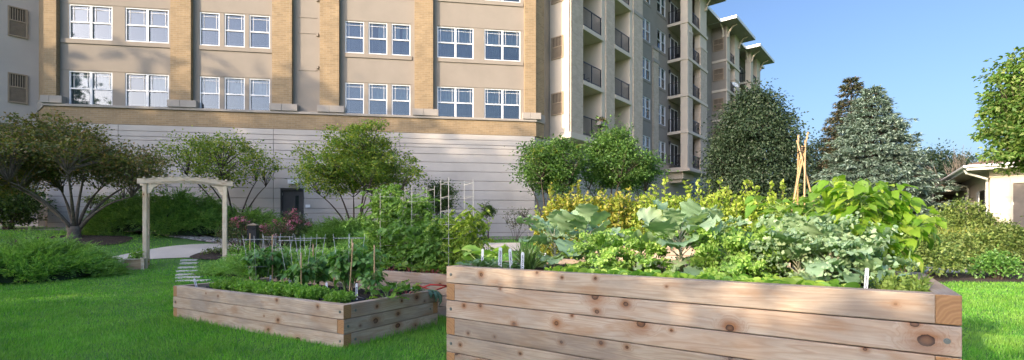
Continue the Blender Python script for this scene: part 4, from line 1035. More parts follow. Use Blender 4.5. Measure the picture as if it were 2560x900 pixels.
# pavers
PV = [(437, 700, 704.5, 520), (437, 690, 696, 500), (438, 681, 689, 494), (440, 675, 680, 493), (444, 667, 671, 492), (449, 657, 660.5, 492), (450, 650.5, 653, 492)]
for i, (pa_, ya, yb_, pb_) in enumerate(PV):
    p1, p2 = gp(pa_, yb_ + 1), gp(pb_, yb_ - 1); dpt = .20 if i else .16
    d = Vector((p2[0] - p1[0], p2[1] - p1[1], 0)); nrm = Vector((-d.y, d.x, 0)).normalized() * dpt
    c = Vector((*p1, 0)) + d / 2 + nrm / 2; z = gz(c.x, c.y)
    mb = MB(); l = d.length / 2; mb.box(-l, l, -dpt / 2, dpt / 2, -.06, .028)
    o = bevel(mb.build('paver', M_['paver'], None, Matrix.Translation((c.x, c.y, z)) @ Matrix.Rotation(math.atan2(d.y, d.x), 4, 'Z')), .008)
    tag(o, ['paver nearest the low bed, half hidden behind its back timber', 'second paver from the low bed, widest of the walk', 'third paver from the low bed toward the arbor', 'fourth paver, in the middle of the short walk', 'third paver before the concrete path', 'paver second nearest to the concrete path', 'small far paver touching the concrete path'][i], 'paver', 'concrete pavers through the arbor')
mb = MB(); q = gp(1103, 775); mb.box(-.25, .25, -.15, .15, -.05, .03); bevel(obj1(mb, 'paver', M_['paver'], 'single flat paver in the grass between the low and the tall bed', 'paver', (q[0] + .05, q[1], gz(*q))), .008)
# bollard light
bY = 13.9; bz = gz(X(633, bY), bY)
bo = empty('bollard_light', (X(633, bY), bY, bz), 'square black bollard light with tan pyramid cap beside the roses', 'bollard', None, rad(8))
mb = MB(); w = .125; mb.box(-w, w, -w, w, 0, .86); o = bevel(mb.build('post', M_['blackmetal']), .006); o.parent = bo
mb = MB()
for i in range(3): mb.box(-w - .004, w + .004, -w - .004, w + .004, .875 + i * .035, .897 + i * .035)
mb.box(-w * .8, w * .8, -w * .8, w * .8, .86, .98); o = mb.build('louvre', M_['black']); o.parent = bo
mb = MB(); mb.box(-w, w, -w, w, .98, 1.0); mb.add([(-w, -w, 1.0), (w, -w, 1.0), (w, w, 1.0), (-w, w, 1.0), (0, 0, 1.05)], [(0, 1, 4), (1, 2, 4), (2, 3, 4), (3, 0, 4)]); o = mb.build('cap', M_['vent']); o.parent = bo
# ------------------------------------------------------------------ bungalow at the right
ec = Vector((X(2420, 20.2), 20.2, 0)); r_ = Vector((.81, -.586, 0)); b_ = Vector((.586, .81, 0)); EZ = Zp(421, 20.2)
wc = ec + r_ * .8 + b_ * .8; GH = .80
hs = empty('bungalow', (wc.x, wc.y, GH), 'low cream bungalow with brown door, wide white eaves and shingle roof at right', 'building')
HM = Matrix.Translation((0, 0, -GH)) @ Matrix.Rotation(math.atan2(r_.y, r_.x), 4, 'Z')
def hp(mb, name, mats, bev=0, parent=None):
    o = mb.build(name, mats, None, HM if parent is None else None); o.parent = hs if parent is None else parent
    if bev: bevel(o, bev)
    return o
WT = EZ - .05
mb = MB(); D0, D1 = .62, 2.1; DTz = Zp(460, 21)
wall_open(mb, 0, 8, GH - .5, WT, [(D0, D1, GH - .4, DTz)], 0, .15); mb.box(-.001, 7.9, .16, 10, GH - .5, WT); hp(mb, 'wall', M_['stucco_cream'])
mb = MB(); mb.box(D0 + .06, D1 - .06, .06, .12, GH - .3, DTz - .06); o = hp(mb, 'door', M_['door_brown'] if 'door_brown' in M_ else M_.setdefault('door_brown', simple('door_brown', (.13, .105, .085), .5)))
mb = MB(); mb.box(D0, D0 + .06, -.02, .13, GH - .3, DTz); mb.box(D1 - .06, D1, -.02, .13, GH - .3, DTz); mb.box(D0 + .06, D1 - .06, -.02, .13, DTz - .06, DTz); mb.box(D0 - .02, D1 + .02, -.03, -.002, DTz, DTz + .25); hp(mb, 'door_frame', M_['stucco_cream'])
mb = MB()
for zz in (.5, 1.4): mb.box(D0 + .05, D0 + .085, .045, .06, GH + zz, GH + zz + .1)
hp(mb, 'hinge', M_['steel'])
mb = MB(); mb.box(-.05, 8, -.05, -.002, WT - .32, WT); mb.box(-.05, -.002, -.05, 9, WT - .32, WT); hp(mb, 'frieze_board', M_['stucco_cream'])
mb = MB(); mb.box(-.8, 9, -.8, 11, EZ - .06, EZ - .01); hp(mb, 'soffit', M_['soffit'])
mb = MB(); mb.box(-.84, 9, -.84, -.80, EZ - .08, EZ + .13); mb.box(-.84, -.80, -.80, 9, EZ - .08, EZ + .13); hp(mb, 'fascia', M_['fascia'])
mb = MB(); mb.tube([(-.84, -.9, EZ + .08), (9, -.9, EZ + .08)], .06, 8); mb.tube([(-.9, -.86, EZ + .08), (-.9, 9, EZ + .08)], .06, 8); hp(mb, 'gutter', M_['fascia'])
mb = MB(); zt = EZ + .14; mb.add([(-.85, -.85, zt), (9, -.85, zt), (9, 11, zt), (-.85, 11, zt), (5, 5, zt + 2.2), (9, 5, zt + 2.2)], [(0, 1, 5, 4), (0, 4, 3), (4, 5, 2, 3)]); hp(mb, 'roof', M_['shingle'])
mb = MB(); mb.tube([(-.86, -.45, EZ - .02), (-.80, -.42, EZ - .16), (-.12, -.08, EZ - .42), (-.08, .12, EZ - .55), (-.08, .12, GH)], .05, 7); hp(mb, 'downspout', M_['fascia'])
mb = MB(); mb.tube([(-.86, 4.6, EZ - .02), (-.8, 4.6, EZ - .16), (-.12, 4.6, EZ - .40), (-.08, 4.6, EZ - .55), (-.08, 4.6, GH)], .05, 7); hp(mb, 'downspout', M_['fascia'])
for y0 in (.45, 2.3, 5.6):
    mb = MB(); mb.box(-.03, .03, y0, y0 + .32, GH + 1.0, GH + 2.15)
    for i in range(12): mb.add([(-.075, y0 + .03, GH + 1.05 + i * .09), (-.075, y0 + .29, GH + 1.05 + i * .09), (-.03, y0 + .29, GH + 1.12 + i * .09), (-.03, y0 + .03, GH + 1.12 + i * .09)], [(0, 1, 2, 3)])
    hp(mb, 'shutter', M_['white'])
mb = MB(); mb.box(-.02, .02, .9, 2.15, GH + 1.0, GH + 2.15); hp(mb, 'side_window', M_['glass'])
# porch extension further back
mb = MB(); mb.box(-2.3, 0, 6.2, 11, GH + 2.45, GH + 2.55); hp(mb, 'porch_soffit', M_['soffit'])
mb = MB(); mb.box(-2.36, 0, 6.14, 6.19, GH + 2.44, GH + 2.66); mb.box(-2.36, -2.31, 6.2, 11, GH + 2.44, GH + 2.66); hp(mb, 'porch_fascia', M_['fascia'])
mb = MB(); mb.add([(-2.4, 6.1, GH + 2.66), (0, 6.1, GH + 2.66), (0, 11, GH + 2.66), (-2.4, 11, GH + 2.66), (-1.0, 8, GH + 3.3), (0, 8, GH + 3.3)], [(0, 1, 5, 4), (0, 4, 3), (4, 5, 2, 3)]); hp(mb, 'porch_roof', M_['shingle'])
for x, y in ((-2.1, 6.4), (-1.3, 6.4)):
    mb = MB(); mb.box(x - .09, x + .09, y - .09, y + .09, GH - .3, GH + 2.45); hp(mb, 'porch_post', M_['stucco'])
mb = MB(); mb.box(-1.4, -.02, 9.5, 9.6, GH - .3, GH + 2.45); hp(mb, 'porch_wall', M_['door_brown'])
# utility cabinet
uY = 18.2; ub = empty('utility_cabinet', (X(2350, uY), uY, gz(20, uY)), 'cream utility cabinet with a dark green lid behind the shrubs', 'cabinet', None, rad(-20))
mb = MB(); mb.box(-.42, .42, -.4, .4, -.1, 1.0); o = bevel(mb.build('cabinet_body', M_['fascia']), .01); o.parent = ub
mb = MB(); mb.box(-.46, .46, -.44, .44, 1.002, 1.11); o = bevel(mb.build('lid', simple('cabinet_green', (.06, .10, .075), .5)), .01); o.parent = ub
mb = MB(); mb.box(-.3, .3, -.412, -.402, .1, .9); o = mb.build('panel_door', M_['white']); o.parent = ub
# terracotta pot in the back bed
pp = TB.px(2205, 1.0); pr = BB.at(3.2, .3)
pt = Vector((X(2192, 5.2), 5.2, 0))
mb = MB(); prof = [(.10, .0), (.13, .16), (.15, .26), (.175, .26), (.175, .33), (.15, .33), (.14, .24)]; n = 20; V = []
for r, z in prof: V += [(r * math.cos(6.2832 * k / n), r * math.sin(6.2832 * k / n), z) for k in range(n)]
Fc = [(i * n + k, i * n + (k + 1) % n, (i + 1) * n + (k + 1) % n, (i + 1) * n + k) for i in range(len(prof) - 1) for k in range(n)]
mb.add(V, Fc); mb.add([(.145 * math.cos(6.2832 * k / n), .145 * math.sin(6.2832 * k / n), .25) for k in range(n)], [tuple(range(n))])
tbp = BB.at(3.0, .5)
pot = obj1(mb, 'terracotta_pot', M_['terra'], 'terracotta pot standing behind the tall bed under the lime green leaves', 'pot', (pt.x, pt.y, .60), smooth=True)
mb = MB(); mb.box(-.25, .25, -.2, .2, 0, .60); so = obj1(mb, 'wooden_stand', M_['pine_s'], 'low wooden stand under the terracotta pot behind the tall bed', 'stand', (pt.x, pt.y, 0))
# ------------------------------------------------------------------ balcony furniture, dish, flower box
def chair_proto(p, rz, label):
    r = empty('balcony_chair', p, label, 'chair', 'dark chairs on the balconies', rz)
    mb = MB(); mb.box(-.25, .25, -.25, .25, .42, .45); o = mb.build('seat', M_['black']); o.parent = r
    mb = MB()
    for i in range(6): mb.box(-.24 + i * .09, -.21 + i * .09, .22, .25, .45, .95)
    mb.box(-.25, .25, .215, .255, .95, 1.0); o = mb.build('backrest', M_['black']); o.parent = r
    for sx in (-1, 1):
        for sy in (-1, 1):
            mb = MB(); mb.tube([(sx * .23, sy * .23, 0), (sx * .23, sy * .23, .42)], .015, 5); o = mb.build('leg', M_['black']); o.parent = r
        mb = MB(); mb.tube([(sx * .25, -.22, .42), (sx * .25, -.22, .66), (sx * .25, .22, .68)], .015, 5); o = mb.build('armrest', M_['black']); o.parent = r
    return r
wang = math.atan2(FW.u.y, FW.u.x)
def wp(x, y, z): return FW.M @ Vector((x, y, z))
c0 = chair_proto(wp(sP1 + .7, .9, FL[1]), wang + .4, 'dark chair on the second balcony of the nearest stack')
for (x, y, z, a, lb) in ((sP1 + 1.6, 1.0, FL[1], -.5, 'second dark chair on the second balcony of the nearest stack'), (sP1 + .7, 1.0, FL[0], .3, 'dark chair behind the lowest balcony rail of the nearest stack'), (sP2 + .6, .9, FL[1], .2, 'dark chair on the second balcony of the middle stack'),
                         (T1[0] + .8, T1[1] + .9, FL[4], 1.2, 'dark chair on the top visible tower balcony'), (T1[0] + .6, T1[1] + .9, FL[3], 1.4, 'dark chair left of the bistro table on the tower balcony'), (T1[0] + .7, T1[1] + .9, FL[0], 1.3, 'dark chair on the lowest tower balcony')):
    dup(c0, wp(x, y, z), lb, wang + a)
mb = MB(); mb.tube([(0, 0, 0), (0, 0, .7)], .03, 6); mb.tube([(0, 0, .7), (0, 0, .73)], .34, 18); mb.tube([(0, 0, 0), (0, 0, .02)], .2, 12)
obj1(mb, 'bistro_table', M_['black'], 'round black bistro table on the tower balcony beside a chair', 'table', wp(T1[0] + 1.1, T1[1] + .5, FL[3]))
mb = MB(); V = []; n = 16
for r, z in ((0, 0), (.15, .02), (.30, .08), (.38, .13)): V += [(r * math.cos(6.2832 * k / n), r * .85 * math.sin(6.2832 * k / n), z) for k in range(n)]
mb.add(V, [(i * n + k, i * n + (k + 1) % n, (i + 1) * n + (k + 1) % n, (i + 1) * n + k) for i in range(3) for k in range(n)])
dp = wp(T2[0] + 1.5, T2[1] - .25, FL[3] + .6); ds = empty('satellite_dish', dp, 'grey satellite dish clamped to the far tower balcony rail', 'satellite dish')
o = mb.build('dish', M_['fascia'], None, Matrix.Rotation(rad(60), 4, 'X') @ Matrix.Rotation(rad(20), 4, 'Y')); o.parent = ds
mb = MB(); mb.tube([(0, .05, -.5), (0, .05, 0)], .025, 6); mb.tube([(0, 0, 0), (.3, -.35, .15)], .015, 5); mb.box(.27, .35, -.40, -.32, .1, .2); o = mb.build('arm', M_['steel']); o.parent = ds
fb = wp(sP1 + 1.75, -.12, FL[0] + .72); fr_ = empty('flower_box', fb, 'grey flower box with red and yellow blooms hooked on the lowest balcony rail', 'flower box', None, wang)
mb = MB(); mb.box(-.4, .4, -.12, .1, 0, .2); o = mb.build('box', M_['stone']); o.parent = fr_
n = 260; P = np.c_[RS.uniform(-.4, .4, n), RS.uniform(-.12, .1, n), RS.uniform(.2, .42, n)]
o = leaves('flowers', T_KITE, P, rdir(n, .4), rdir(n), RS.uniform(.05, .1, n), foliage('balcony_flower', [(.06, .13, .03), (.10, .18, .04), (.5, .12, .10), (.55, .35, .08)], .3), fr_)
# ------------------------------------------------------------------ trees and shrubs
def ell_points(n, c, r, shell=.55, rs=RS, flat=0.0):
    v = norm(rs.normal(size=(n, 3))); rr = (shell + (1 - shell) * rs.rand(n)) ** (1 / 1.2)
    rr = np.where(rs.rand(n) < .35, rr * rs.uniform(.4, 1, n), rr)
    p = v * rr[:, None] * np.array(r); 
    if flat: p[:, 2] = np.where(p[:, 2] < 0, p[:, 2] * (1 - flat), p[:, 2])
    return p + np.array(c)
def crown(name, clumps, per, cr, size, mat, tm=T_KITE, parent=None, up=.25, rs=RS, squash=.55, droop=0.0):
    clumps = np.asarray(clumps); n = len(clumps); C = np.repeat(clumps, per, 0)
    csz = np.repeat(rs.uniform(.45, 1.55, n), per)
    off = rs.normal(size=(n * per, 3)) * (cr * csz)[:, None] * .5 * np.array([1, 1, squash])
    P = C + off; A = norm(off + rs.normal(size=P.shape) * cr * .35 + np.array([0, 0, -droop * cr])); Nn = norm(rs.normal(size=P.shape) * .7 + np.array([0, 0, 1.0]) * (up * 3))
    return leaves(name, tm, P, A, Nn, size * rs.uniform(.6, 1.25, len(P)), mat, parent)
def limbs(base, clumps, nst, r0, split, bark, parent, rs=RS, spread=.12, twig=.010, name='trunk', lean=None, frac=1.0, tb=0):
    """nst stems from the base; each clump reached by a curve leaving its nearest stem"""
    mb = MB(); base = np.array(base, float)
    if tb: mb.tube([base - [0, 0, .15], base + [0, 0, .05], base + [.01, 0, tb * .5], base + [0, 0, tb]], [.27, .20, .165, .19], 12); base = base + [0, 0, tb * .85]
    clumps = np.asarray(clumps); cen = clumps.mean(0)
    az = np.arctan2(clumps[:, 1] - cen[1], clumps[:, 0] - cen[0])
    seeds = clumps[rs.choice(len(clumps), nst, replace=False)]
    # spread the stems by farthest-point choice
    idx = [int(rs.randint(len(clumps)))]
    for _ in range(nst - 1):
        d = np.min([np.linalg.norm((clumps - clumps[i]) * [1, 1, .5], axis=1) for i in idx], 0); idx.append(int(d.argmax()))
    stems = []
    for k, i in enumerate(idx):
        e = base + (clumps[i] - base) * .72; b0 = base + np.array([rs.uniform(-1, 1), rs.uniform(-1, 1), 0]) * spread
        mid = base + (e - base) * .5 + np.array([0, 0, .16 * np.linalg.norm(e - base)]) + rs.normal(size=3) * .05
        mid[:2] = base[:2] + (e[:2] - base[:2]) * split
        pts = bez(b0 - [0, 0, .1], mid, e, 9); rr = [r0 * (1 - .78 * j / 8) for j in range(9)]
        mb.tube(pts, rr, 7); stems.append((np.array([list(p) for p in pts]), rr))
    for c in clumps[rs.rand(len(clumps)) < frac]:
        best = None
        for pts, rr in stems:
            for j in range(3, 9):
                d = np.linalg.norm(pts[j] - c) + (.6 * max(0, pts[j][2] - c[2]))
                if best is None or d < best[0]: best = (d, pts[j], rr[j])
        _, s, r = best; m = (s + c) / 2 + np.array([0, 0, .08 * np.linalg.norm(c - s)]) + rs.normal(size=3) * .04
        mb.tube(bez(s, m, c, 5), [max(twig, r * .6), max(twig, r * .45), max(twig * .8, r * .3), twig * .7, twig * .4], 5)
    o = mb.build(name, bark, smooth=True); o.parent = parent; return o
def tree(name, label, px, Y, stems, ells, nclump, per, cr, size, mat, bark='bark', r0=.09, split=.3, zb=None, cat='tree', tm=T_KITE, seed=1, shell=.55, spread=.12, extra=None, droop=0, frac=1.0, x=None, group=None, tb=0):
    rs = np.random.RandomState(seed); x = X(px, Y) if x is None else x; z = gz(x, Y) if zb is None else zb
    root = empty(name, (x, Y, z), label, cat, group)
    tot = sum(e[1][0] * e[1][2] * max(.5, e[1][1]) for e in ells); cl = []
    for c, r in ells: cl.append(ell_points(max(4, int(nclump * r[0] * r[2] * max(.5, r[1]) / tot)), c, r, shell, rs))
    cl = np.vstack(cl)
    limbs((0, 0, 0), cl, stems, r0, split, M_[bark], root, rs, spread, frac=frac, tb=tb)
    crown('crown', cl, per, cr, size, FM[mat], tm, root, rs=rs, droop=droop)
    if extra:
        m2, n2, s2 = extra; k = rs.choice(len(cl), n2, replace=False); crown('seed_cluster', cl[k] + [0, 0, cr * .3], 60, cr * .45, s2, FM[m2], T_KITE, root, rs=rs)
    return root, cl
def ez(px0, px1, y0, y1, Y, base_px, depth=None):
    """ellipsoid (relative to a tree base on the ground) covering a frame region at distance Y"""
    bx = X(base_px, Y); bz = gz(bx, Y); cx_ = X((px0 + px1) / 2, Y) - bx; rx = (px1 - px0) / 2 / F * Y; cz = Zp((y0 + y1) / 2, Y) - bz; rz_ = (y1 - y0) / 2 / F * Y
    return ((cx_, 0, cz), (rx, depth or rx * .8, rz_))
e = ez
tree('crabapple_tree', 'broad dark crabapple tree with several pale stems on the left lawn', 185, 15.4, 8, [e(-90, 395, 335, 455, 15.4, 185, 2.4), e(40, 270, 292, 420, 15.4, 185, 1.8), e(-90, 80, 330, 465, 15.4, 185, 2.0), e(265, 425, 385, 482, 15.4, 185, 1.2), e(-60, 90, 380, 492, 15.4, 185, 1.5)], 680, 78, .30, .085, 'crab', 'bark', .06, .42, seed=3, shell=.3, spread=.09, tb=.42)
tree('leafy_shrub', 'dark green multi stemmed shrub at the far left edge under the crabapple', 20, 18.5, 8, [e(-70, 100, 455, 560, 18.5, 20)], 130, 70, .3, .10, 'yew', 'bark_d', .05, .4, cat='shrub', seed=4)
tree('serviceberry_tree', 'thin airy young tree with bare lower stems behind the arbor', 590, 18.6, 7, [e(440, 690, 325, 475, 18.6, 590, 1.6), e(410, 560, 330, 420, 18.6, 590, 1.2)], 170, 50, .33, .09, 'amel', 'bark_d', .045, .45, seed=5, shell=.45, droop=.2)
tree('serviceberry_tree', 'full yellow green multi stemmed tree just right of the charcoal door', 890, 17.6, 8, [e(725, 1070, 345, 500, 17.6, 890, 2.0), e(820, 980, 296, 400, 17.6, 890, 1.3)], 380, 70, .32, .09, 'amel', 'bark_d', .05, .4, seed=6, shell=.3)
tree('lilac_tree', 'dark leafy tree with yellow seed clusters left of its taller neighbour', 1365, 18.6, 6, [e(1288, 1470, 340, 490, 18.6, 1365, 1.4)], 200, 82, .33, .10, 'lilac', 'bark_d', .055, .4, seed=7, shell=.35, extra=('seed', 16, .055))
tree('lilac_tree', 'green rounded tree reaching up to the lowest balcony stack', 1520, 19.6, 7, [e(1440, 1640, 345, 490, 19.6, 1520, 1.7), e(1480, 1570, 305, 400, 19.6, 1520, 1.1), e(1560, 1655, 390, 460, 19.6, 1520, 1.1)], 300, 82, .34, .10, 'lilac', 'bark_d', .055, .4, seed=8, shell=.35)
tree('round_shrub', 'dark rounded shrub behind the wire towers against the siding', 1100, 19.3, 6, [e(1062, 1140, 448, 535, 19.3, 1100)], 80, 70, .24, .07, 'yew', 'bark_d', .03, .3, cat='shrub', seed=9)
tree('round_shrub', 'small dark ball shrub right of the tomato plants by the wall', 1222, 19.8, 5, [e(1204, 1238, 512, 545, 19.8, 1222)], 30, 60, .16, .06, 'yew', 'bark_d', .02, .3, cat='shrub', seed=10)
tree('seedling_tree', 'small thin shrub with yellowish top beside the crabapple trunk', 243, 18.6, 3, [e(222, 275, 488, 512, 18.6, 243)], 16, 45, .2, .07, 'dogwood', 'bark_d', .018, .3, cat='shrub', seed=12)
tree('wispy_shrub', 'sparse reddish shrub against the siding left of the lilac', 1290, 18.6, 7, [e(1255, 1345, 515, 575, 18.6, 1290)], 46, 16, .2, .055, 'rose', 'bark_d', .012, .3, cat='shrub', seed=13)
# dense linden: many clumps on a cone-like envelope
def envelope_tree(name, label, px, Y, prof, n, per, cr, size, mat, seed, zb=None, depth=1.0, tm=T_FOLD, bark='bark_d', r0=.16):
    """prof: list of (py, half width in px)"""
    rs = np.random.RandomState(seed); x = X(px, Y); z0 = gz(x, Y) if zb is None else zb
    root = empty(name, (x, Y, z0), label, 'tree')
    ys_ = np.array([p[0] for p in prof], float); ws = np.array([p[1] for p in prof], float)
    w = np.interp(np.linspace(ys_[0], ys_[-1], 300), ys_, ws); cdf = np.cumsum(w); u = np.interp(rs.rand(n) * cdf[-1], cdf, np.linspace(ys_[0], ys_[-1], 300))
    hw = np.interp(u, ys_, ws) / F * Y; a = rs.rand(n) * 6.2832; rr = np.sqrt(rs.uniform(.35, 1, n)) * rs.uniform(.86, 1.05, n) * (1 + .07 * np.sin(a * 4 + u * .05) + .06 * np.sin(u * .11 + a * 2)) * np.where(rs.rand(n) < .06, 1.12, 1)
    cl = np.c_[hw * rr * np.cos(a), hw * rr * np.sin(a) * depth, EYE + (HZ - u) / F * Y - z0]
    top = cl[:, 2].max(); mb = MB(); mb.tube([(0, 0, -.2), (0.05, 0, top * .5), (0, 0, top * .95)], [r0, r0 * .6, .02], 8)
    for c in cl[::6]: zz = max(.5, c[2] - .35 * math.hypot(c[0], c[1])); mb.tube(bez((0, 0, zz), (c[0] * .5, c[1] * .5, zz + .1), c, 4), [.04, .03, .02, .01], 4)
    o = mb.build('trunk', M_[bark], smooth=True); o.parent = root
    crown('crown', cl, per, cr, size, FM[mat], tm, root, rs=rs, droop=.5, squash=.8)
    return root
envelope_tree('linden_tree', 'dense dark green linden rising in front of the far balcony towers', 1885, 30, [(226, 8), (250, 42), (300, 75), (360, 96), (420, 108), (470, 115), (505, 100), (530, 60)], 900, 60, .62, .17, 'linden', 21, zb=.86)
def spruce(name, label, px, Y, ytop, ybot, hw, mat, seed, zb=.86, lv=30, nb=17, tw=24, topcut=None):
    rs = np.random.RandomState(seed); x = X(px, Y); root = empty(name, (x, Y, zb), label, 'tree')
    ht = Zp(ytop, Y) - zb; hb = Zp(ybot, Y) - zb; R = hw / F * Y; bag = Bag(); mb = MB()
    mb.tube([(0, 0, -.1), (0, 0, ht * .6), (0, 0, ht)], [.2, .1, .015], 8)
    for l in range(lv):
        f = (l + rs.uniform(-.3, .3)) / (lv - 1); f = min(1, max(0, f)); z = hb + (ht - hb) * f; Lr = R * (1 - f) ** .78 * rs.uniform(.85, 1.1) + .12
        k = max(5, int(nb * (1 - f * .55)))
        for j in range(k):
            a = 6.2832 * (j + rs.rand() * .8) / k; L = Lr * rs.uniform(.72, 1.12); dr = .30 * L * (1 - f * .8)
            d = np.array([math.cos(a), math.sin(a), 0]); sd_ = np.array([-d[1], d[0], 0])
            p = lambda t: d * L * t + np.array([0, 0, z - dr * t + .55 * dr * t ** 3])
            mb.tube([p(0), p(.5), p(.95)], [.03, .02, .008], 4, cap=False)
            m = max(5, int(tw * L / R)) 
            t = rs.uniform(.25, 1, m); base = np.array([p(q) for q in t]); side = rs.choice([-1, 1], m)[:, None]
            ln = (.16 + .36 * (1 - t) * L).clip(.12, .75)
            tdir = norm(d[None] * .9 + sd_[None] * side * rs.uniform(.3, 1.0, m)[:, None] + np.array([0, 0, -.12]))
            for q in (.25, .55, .85, 1.05):
                Pq = base + tdir * (ln * q)[:, None] + rs.normal(size=(m, 3)) * .03
                for _ in range(3): bag.add(Pq, norm(tdir + rs.normal(size=(m, 3)) * .38), norm(rs.normal(size=(m, 3)) * .4 + [0, 0, 1]), rs.uniform(.14, .26, m))
    o = mb.build('trunk', M_['bark_d'], smooth=True); o.parent = root
    bag.out('crown', (np.array([(0, 0, 0), (.13, .45, .05), (0, 1, -.02), (-.13, .45, .05)], float), [(0, 1, 2, 3)]), FM[mat], root)
    return root
spruce('blue_spruce', 'broad blue spruce with silvery tiers of branches right of the bean teepee', 2180, 25, 222, 560, 172, 'spruce', 31, lv=32, nb=21, tw=32)
spruce('brown_spruce', 'browning spruce with rust coloured tip behind the blue spruce', 2128, 29, 198, 540, 105, 'spruce_b', 32, lv=28, nb=17, tw=26)
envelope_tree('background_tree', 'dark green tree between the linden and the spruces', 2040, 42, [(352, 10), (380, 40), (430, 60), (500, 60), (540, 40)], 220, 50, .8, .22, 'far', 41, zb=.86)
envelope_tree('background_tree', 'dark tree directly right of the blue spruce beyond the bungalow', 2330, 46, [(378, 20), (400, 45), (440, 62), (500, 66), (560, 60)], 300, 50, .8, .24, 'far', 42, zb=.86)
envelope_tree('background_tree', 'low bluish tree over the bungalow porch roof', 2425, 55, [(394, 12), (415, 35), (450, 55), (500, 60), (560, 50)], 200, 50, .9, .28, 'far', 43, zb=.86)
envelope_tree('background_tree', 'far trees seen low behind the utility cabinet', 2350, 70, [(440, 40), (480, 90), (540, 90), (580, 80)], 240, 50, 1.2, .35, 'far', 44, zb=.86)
bt = empty('bare_tree', (X(2385, 40), 40, .86), 'leafless grey twiggy tree above the dark tree beyond the bungalow', 'tree')
mb = MB(); rs = np.random.RandomState(5)
mb.tube([(0, 0, 0), (0, 0, 4)], [.12, .07], 6)
for k in range(18):
    s = np.array([0, 0, rs.uniform(2.5, 4)]); e1 = s + np.array([rs.normal() * 1.0, rs.normal() * .8, rs.uniform(1.0, 3.0)]); mb.tube(bez(s, (s + e1) / 2 + [0, 0, .3], e1, 5), [.04, .03, .025, .02, .012], 4)
    for _ in range(3): e2 = e1 + rs.normal(size=3) * [.35, .3, .4] + [0, 0, .4]; mb.tube([s * .3 + e1 * .7, e2], [.018, .010], 4)
o = mb.build('trunk', M_['bark'], smooth=True); o.parent = bt
# maple at the right edge: trunk outside the frame
tree('maple_tree', 'bright green maple with pale new leaves overhanging the bungalow at the right edge', 2700, 12.5, 5, [e(2530, 2930, 80, 300, 12.5, 2700, 2.0), e(2500, 2800, 170, 400, 12.5, 2700, 1.7), e(2500, 2740, 320, 425, 12.5, 2700, 1.4)], 620, 84, .23, .125, 'maple', 'bark_d', .12, .3, seed=15, shell=.35, tm=T_FOLD, droop=.3)
# ---- spreading junipers: feathery arching sprays
def juniper(name, label, cx_, cy_, rx, ry, h, n, mat, seed, rz=0.0, size=.07, zoff=0.0, up=.45, cat='shrub', group=None):
    rs = np.random.RandomState(seed); z0 = gz(cx_, cy_) + zoff; root = empty(name, (cx_, cy_, z0), label, cat, group)
    a = rs.rand(n) * 6.2832; r = np.sqrt(rs.rand(n)); r = r * (1 + .10 * np.sin(3 * a + seed) + .08 * np.sin(7 * a + seed * 2))
    lump = .82 + .18 * np.sin(a * 5 + r * 9 + seed) + .10 * np.sin(a * 11 - r * 5)
    x = rx * r * np.cos(a); y = ry * r * np.sin(a); hz_ = h * (1 - np.clip(r, 0, 1) ** 2.6) ** .6 * lump * rs.uniform(.55, 1.03, n)
    c, s = math.cos(rz), math.sin(rz); gx = c * x - s * y; gy = s * x + c * y
    zz = np.array([gz(cx_ + p, cy_ + q) for p, q in zip(gx, gy)]) - z0
    P = np.c_[gx, gy, hz_ + zz]
    out = np.c_[np.cos(a) * c - np.sin(a) * s, np.cos(a) * s + np.sin(a) * c, np.full(n, 0)]
    D = norm(out * rs.uniform(.35, 1.0, n)[:, None] + rs.normal(size=(n, 3)) * .35 + np.array([0, 0, up]))
    side = norm(np.cross(D, np.array([0, 0, 1.0]) + rs.normal(size=(n, 3)) * .2)); bag = Bag()
    L = size * rs.uniform(3.0, 6.0, n)
    for k in range(8):
        t = k / 7; base = P + D * (L * t)[:, None] + np.array([0, 0, 1]) * (-.25 * t * t * L)[:, None]
        for sg in (-1, 1):
            ax = norm(D * 1.0 + side * sg * (.75 * (1 - t * .8)) + rs.normal(size=(n, 3)) * .12)
            bag.add(base, ax, norm(np.cross(ax, side) + rs.normal(size=(n, 3)) * .5), size * (1.35 - .7 * t) * rs.uniform(.8, 1.2, n))
    bag.out('foliage', (np.array([(0, 0, 0), (.13, .4, .03), (0, 1, -.03), (-.13, .4, .03)], float), [(0, 1, 2, 3)]), FM[mat], root)
    # woody core so no daylight passes through the mound
    mb = MB()
    for k in range(26):
        aa = rs.rand() * 6.28; q = rs.uniform(.3, .8); ex, ey = rx * q * math.cos(aa), ry * q * math.sin(aa); ex, ey = c * ex - s * ey, s * ex + c * ey
        mb.tube(bez((ex * .1, ey * .1, 0), (ex * .5, ey * .5, h * .5), (ex, ey, h * .65 * (1 - q * q)), 5), [.035, .03, .02, .015, .01], 4)
    o = mb.build('branches', M_['bark_d']); o.parent = root
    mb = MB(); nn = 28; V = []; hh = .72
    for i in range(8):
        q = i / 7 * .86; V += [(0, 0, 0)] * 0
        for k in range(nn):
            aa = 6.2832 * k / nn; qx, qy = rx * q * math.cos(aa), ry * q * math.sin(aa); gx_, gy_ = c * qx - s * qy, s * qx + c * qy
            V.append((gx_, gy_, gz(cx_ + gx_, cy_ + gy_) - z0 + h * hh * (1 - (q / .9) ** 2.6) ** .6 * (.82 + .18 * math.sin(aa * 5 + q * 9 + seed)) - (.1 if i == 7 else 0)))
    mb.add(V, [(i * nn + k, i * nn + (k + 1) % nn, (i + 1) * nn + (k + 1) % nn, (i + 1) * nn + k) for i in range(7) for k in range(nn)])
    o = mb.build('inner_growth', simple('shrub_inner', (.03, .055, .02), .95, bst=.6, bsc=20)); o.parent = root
    return root
juniper('spreading_juniper', 'bright feathery spreading juniper in the left foreground below the crabapple', X(25, 10.6), 10.9, 1.62, 1.4, .80, 5200, 'juniper', 51, rz=.15, size=.075)
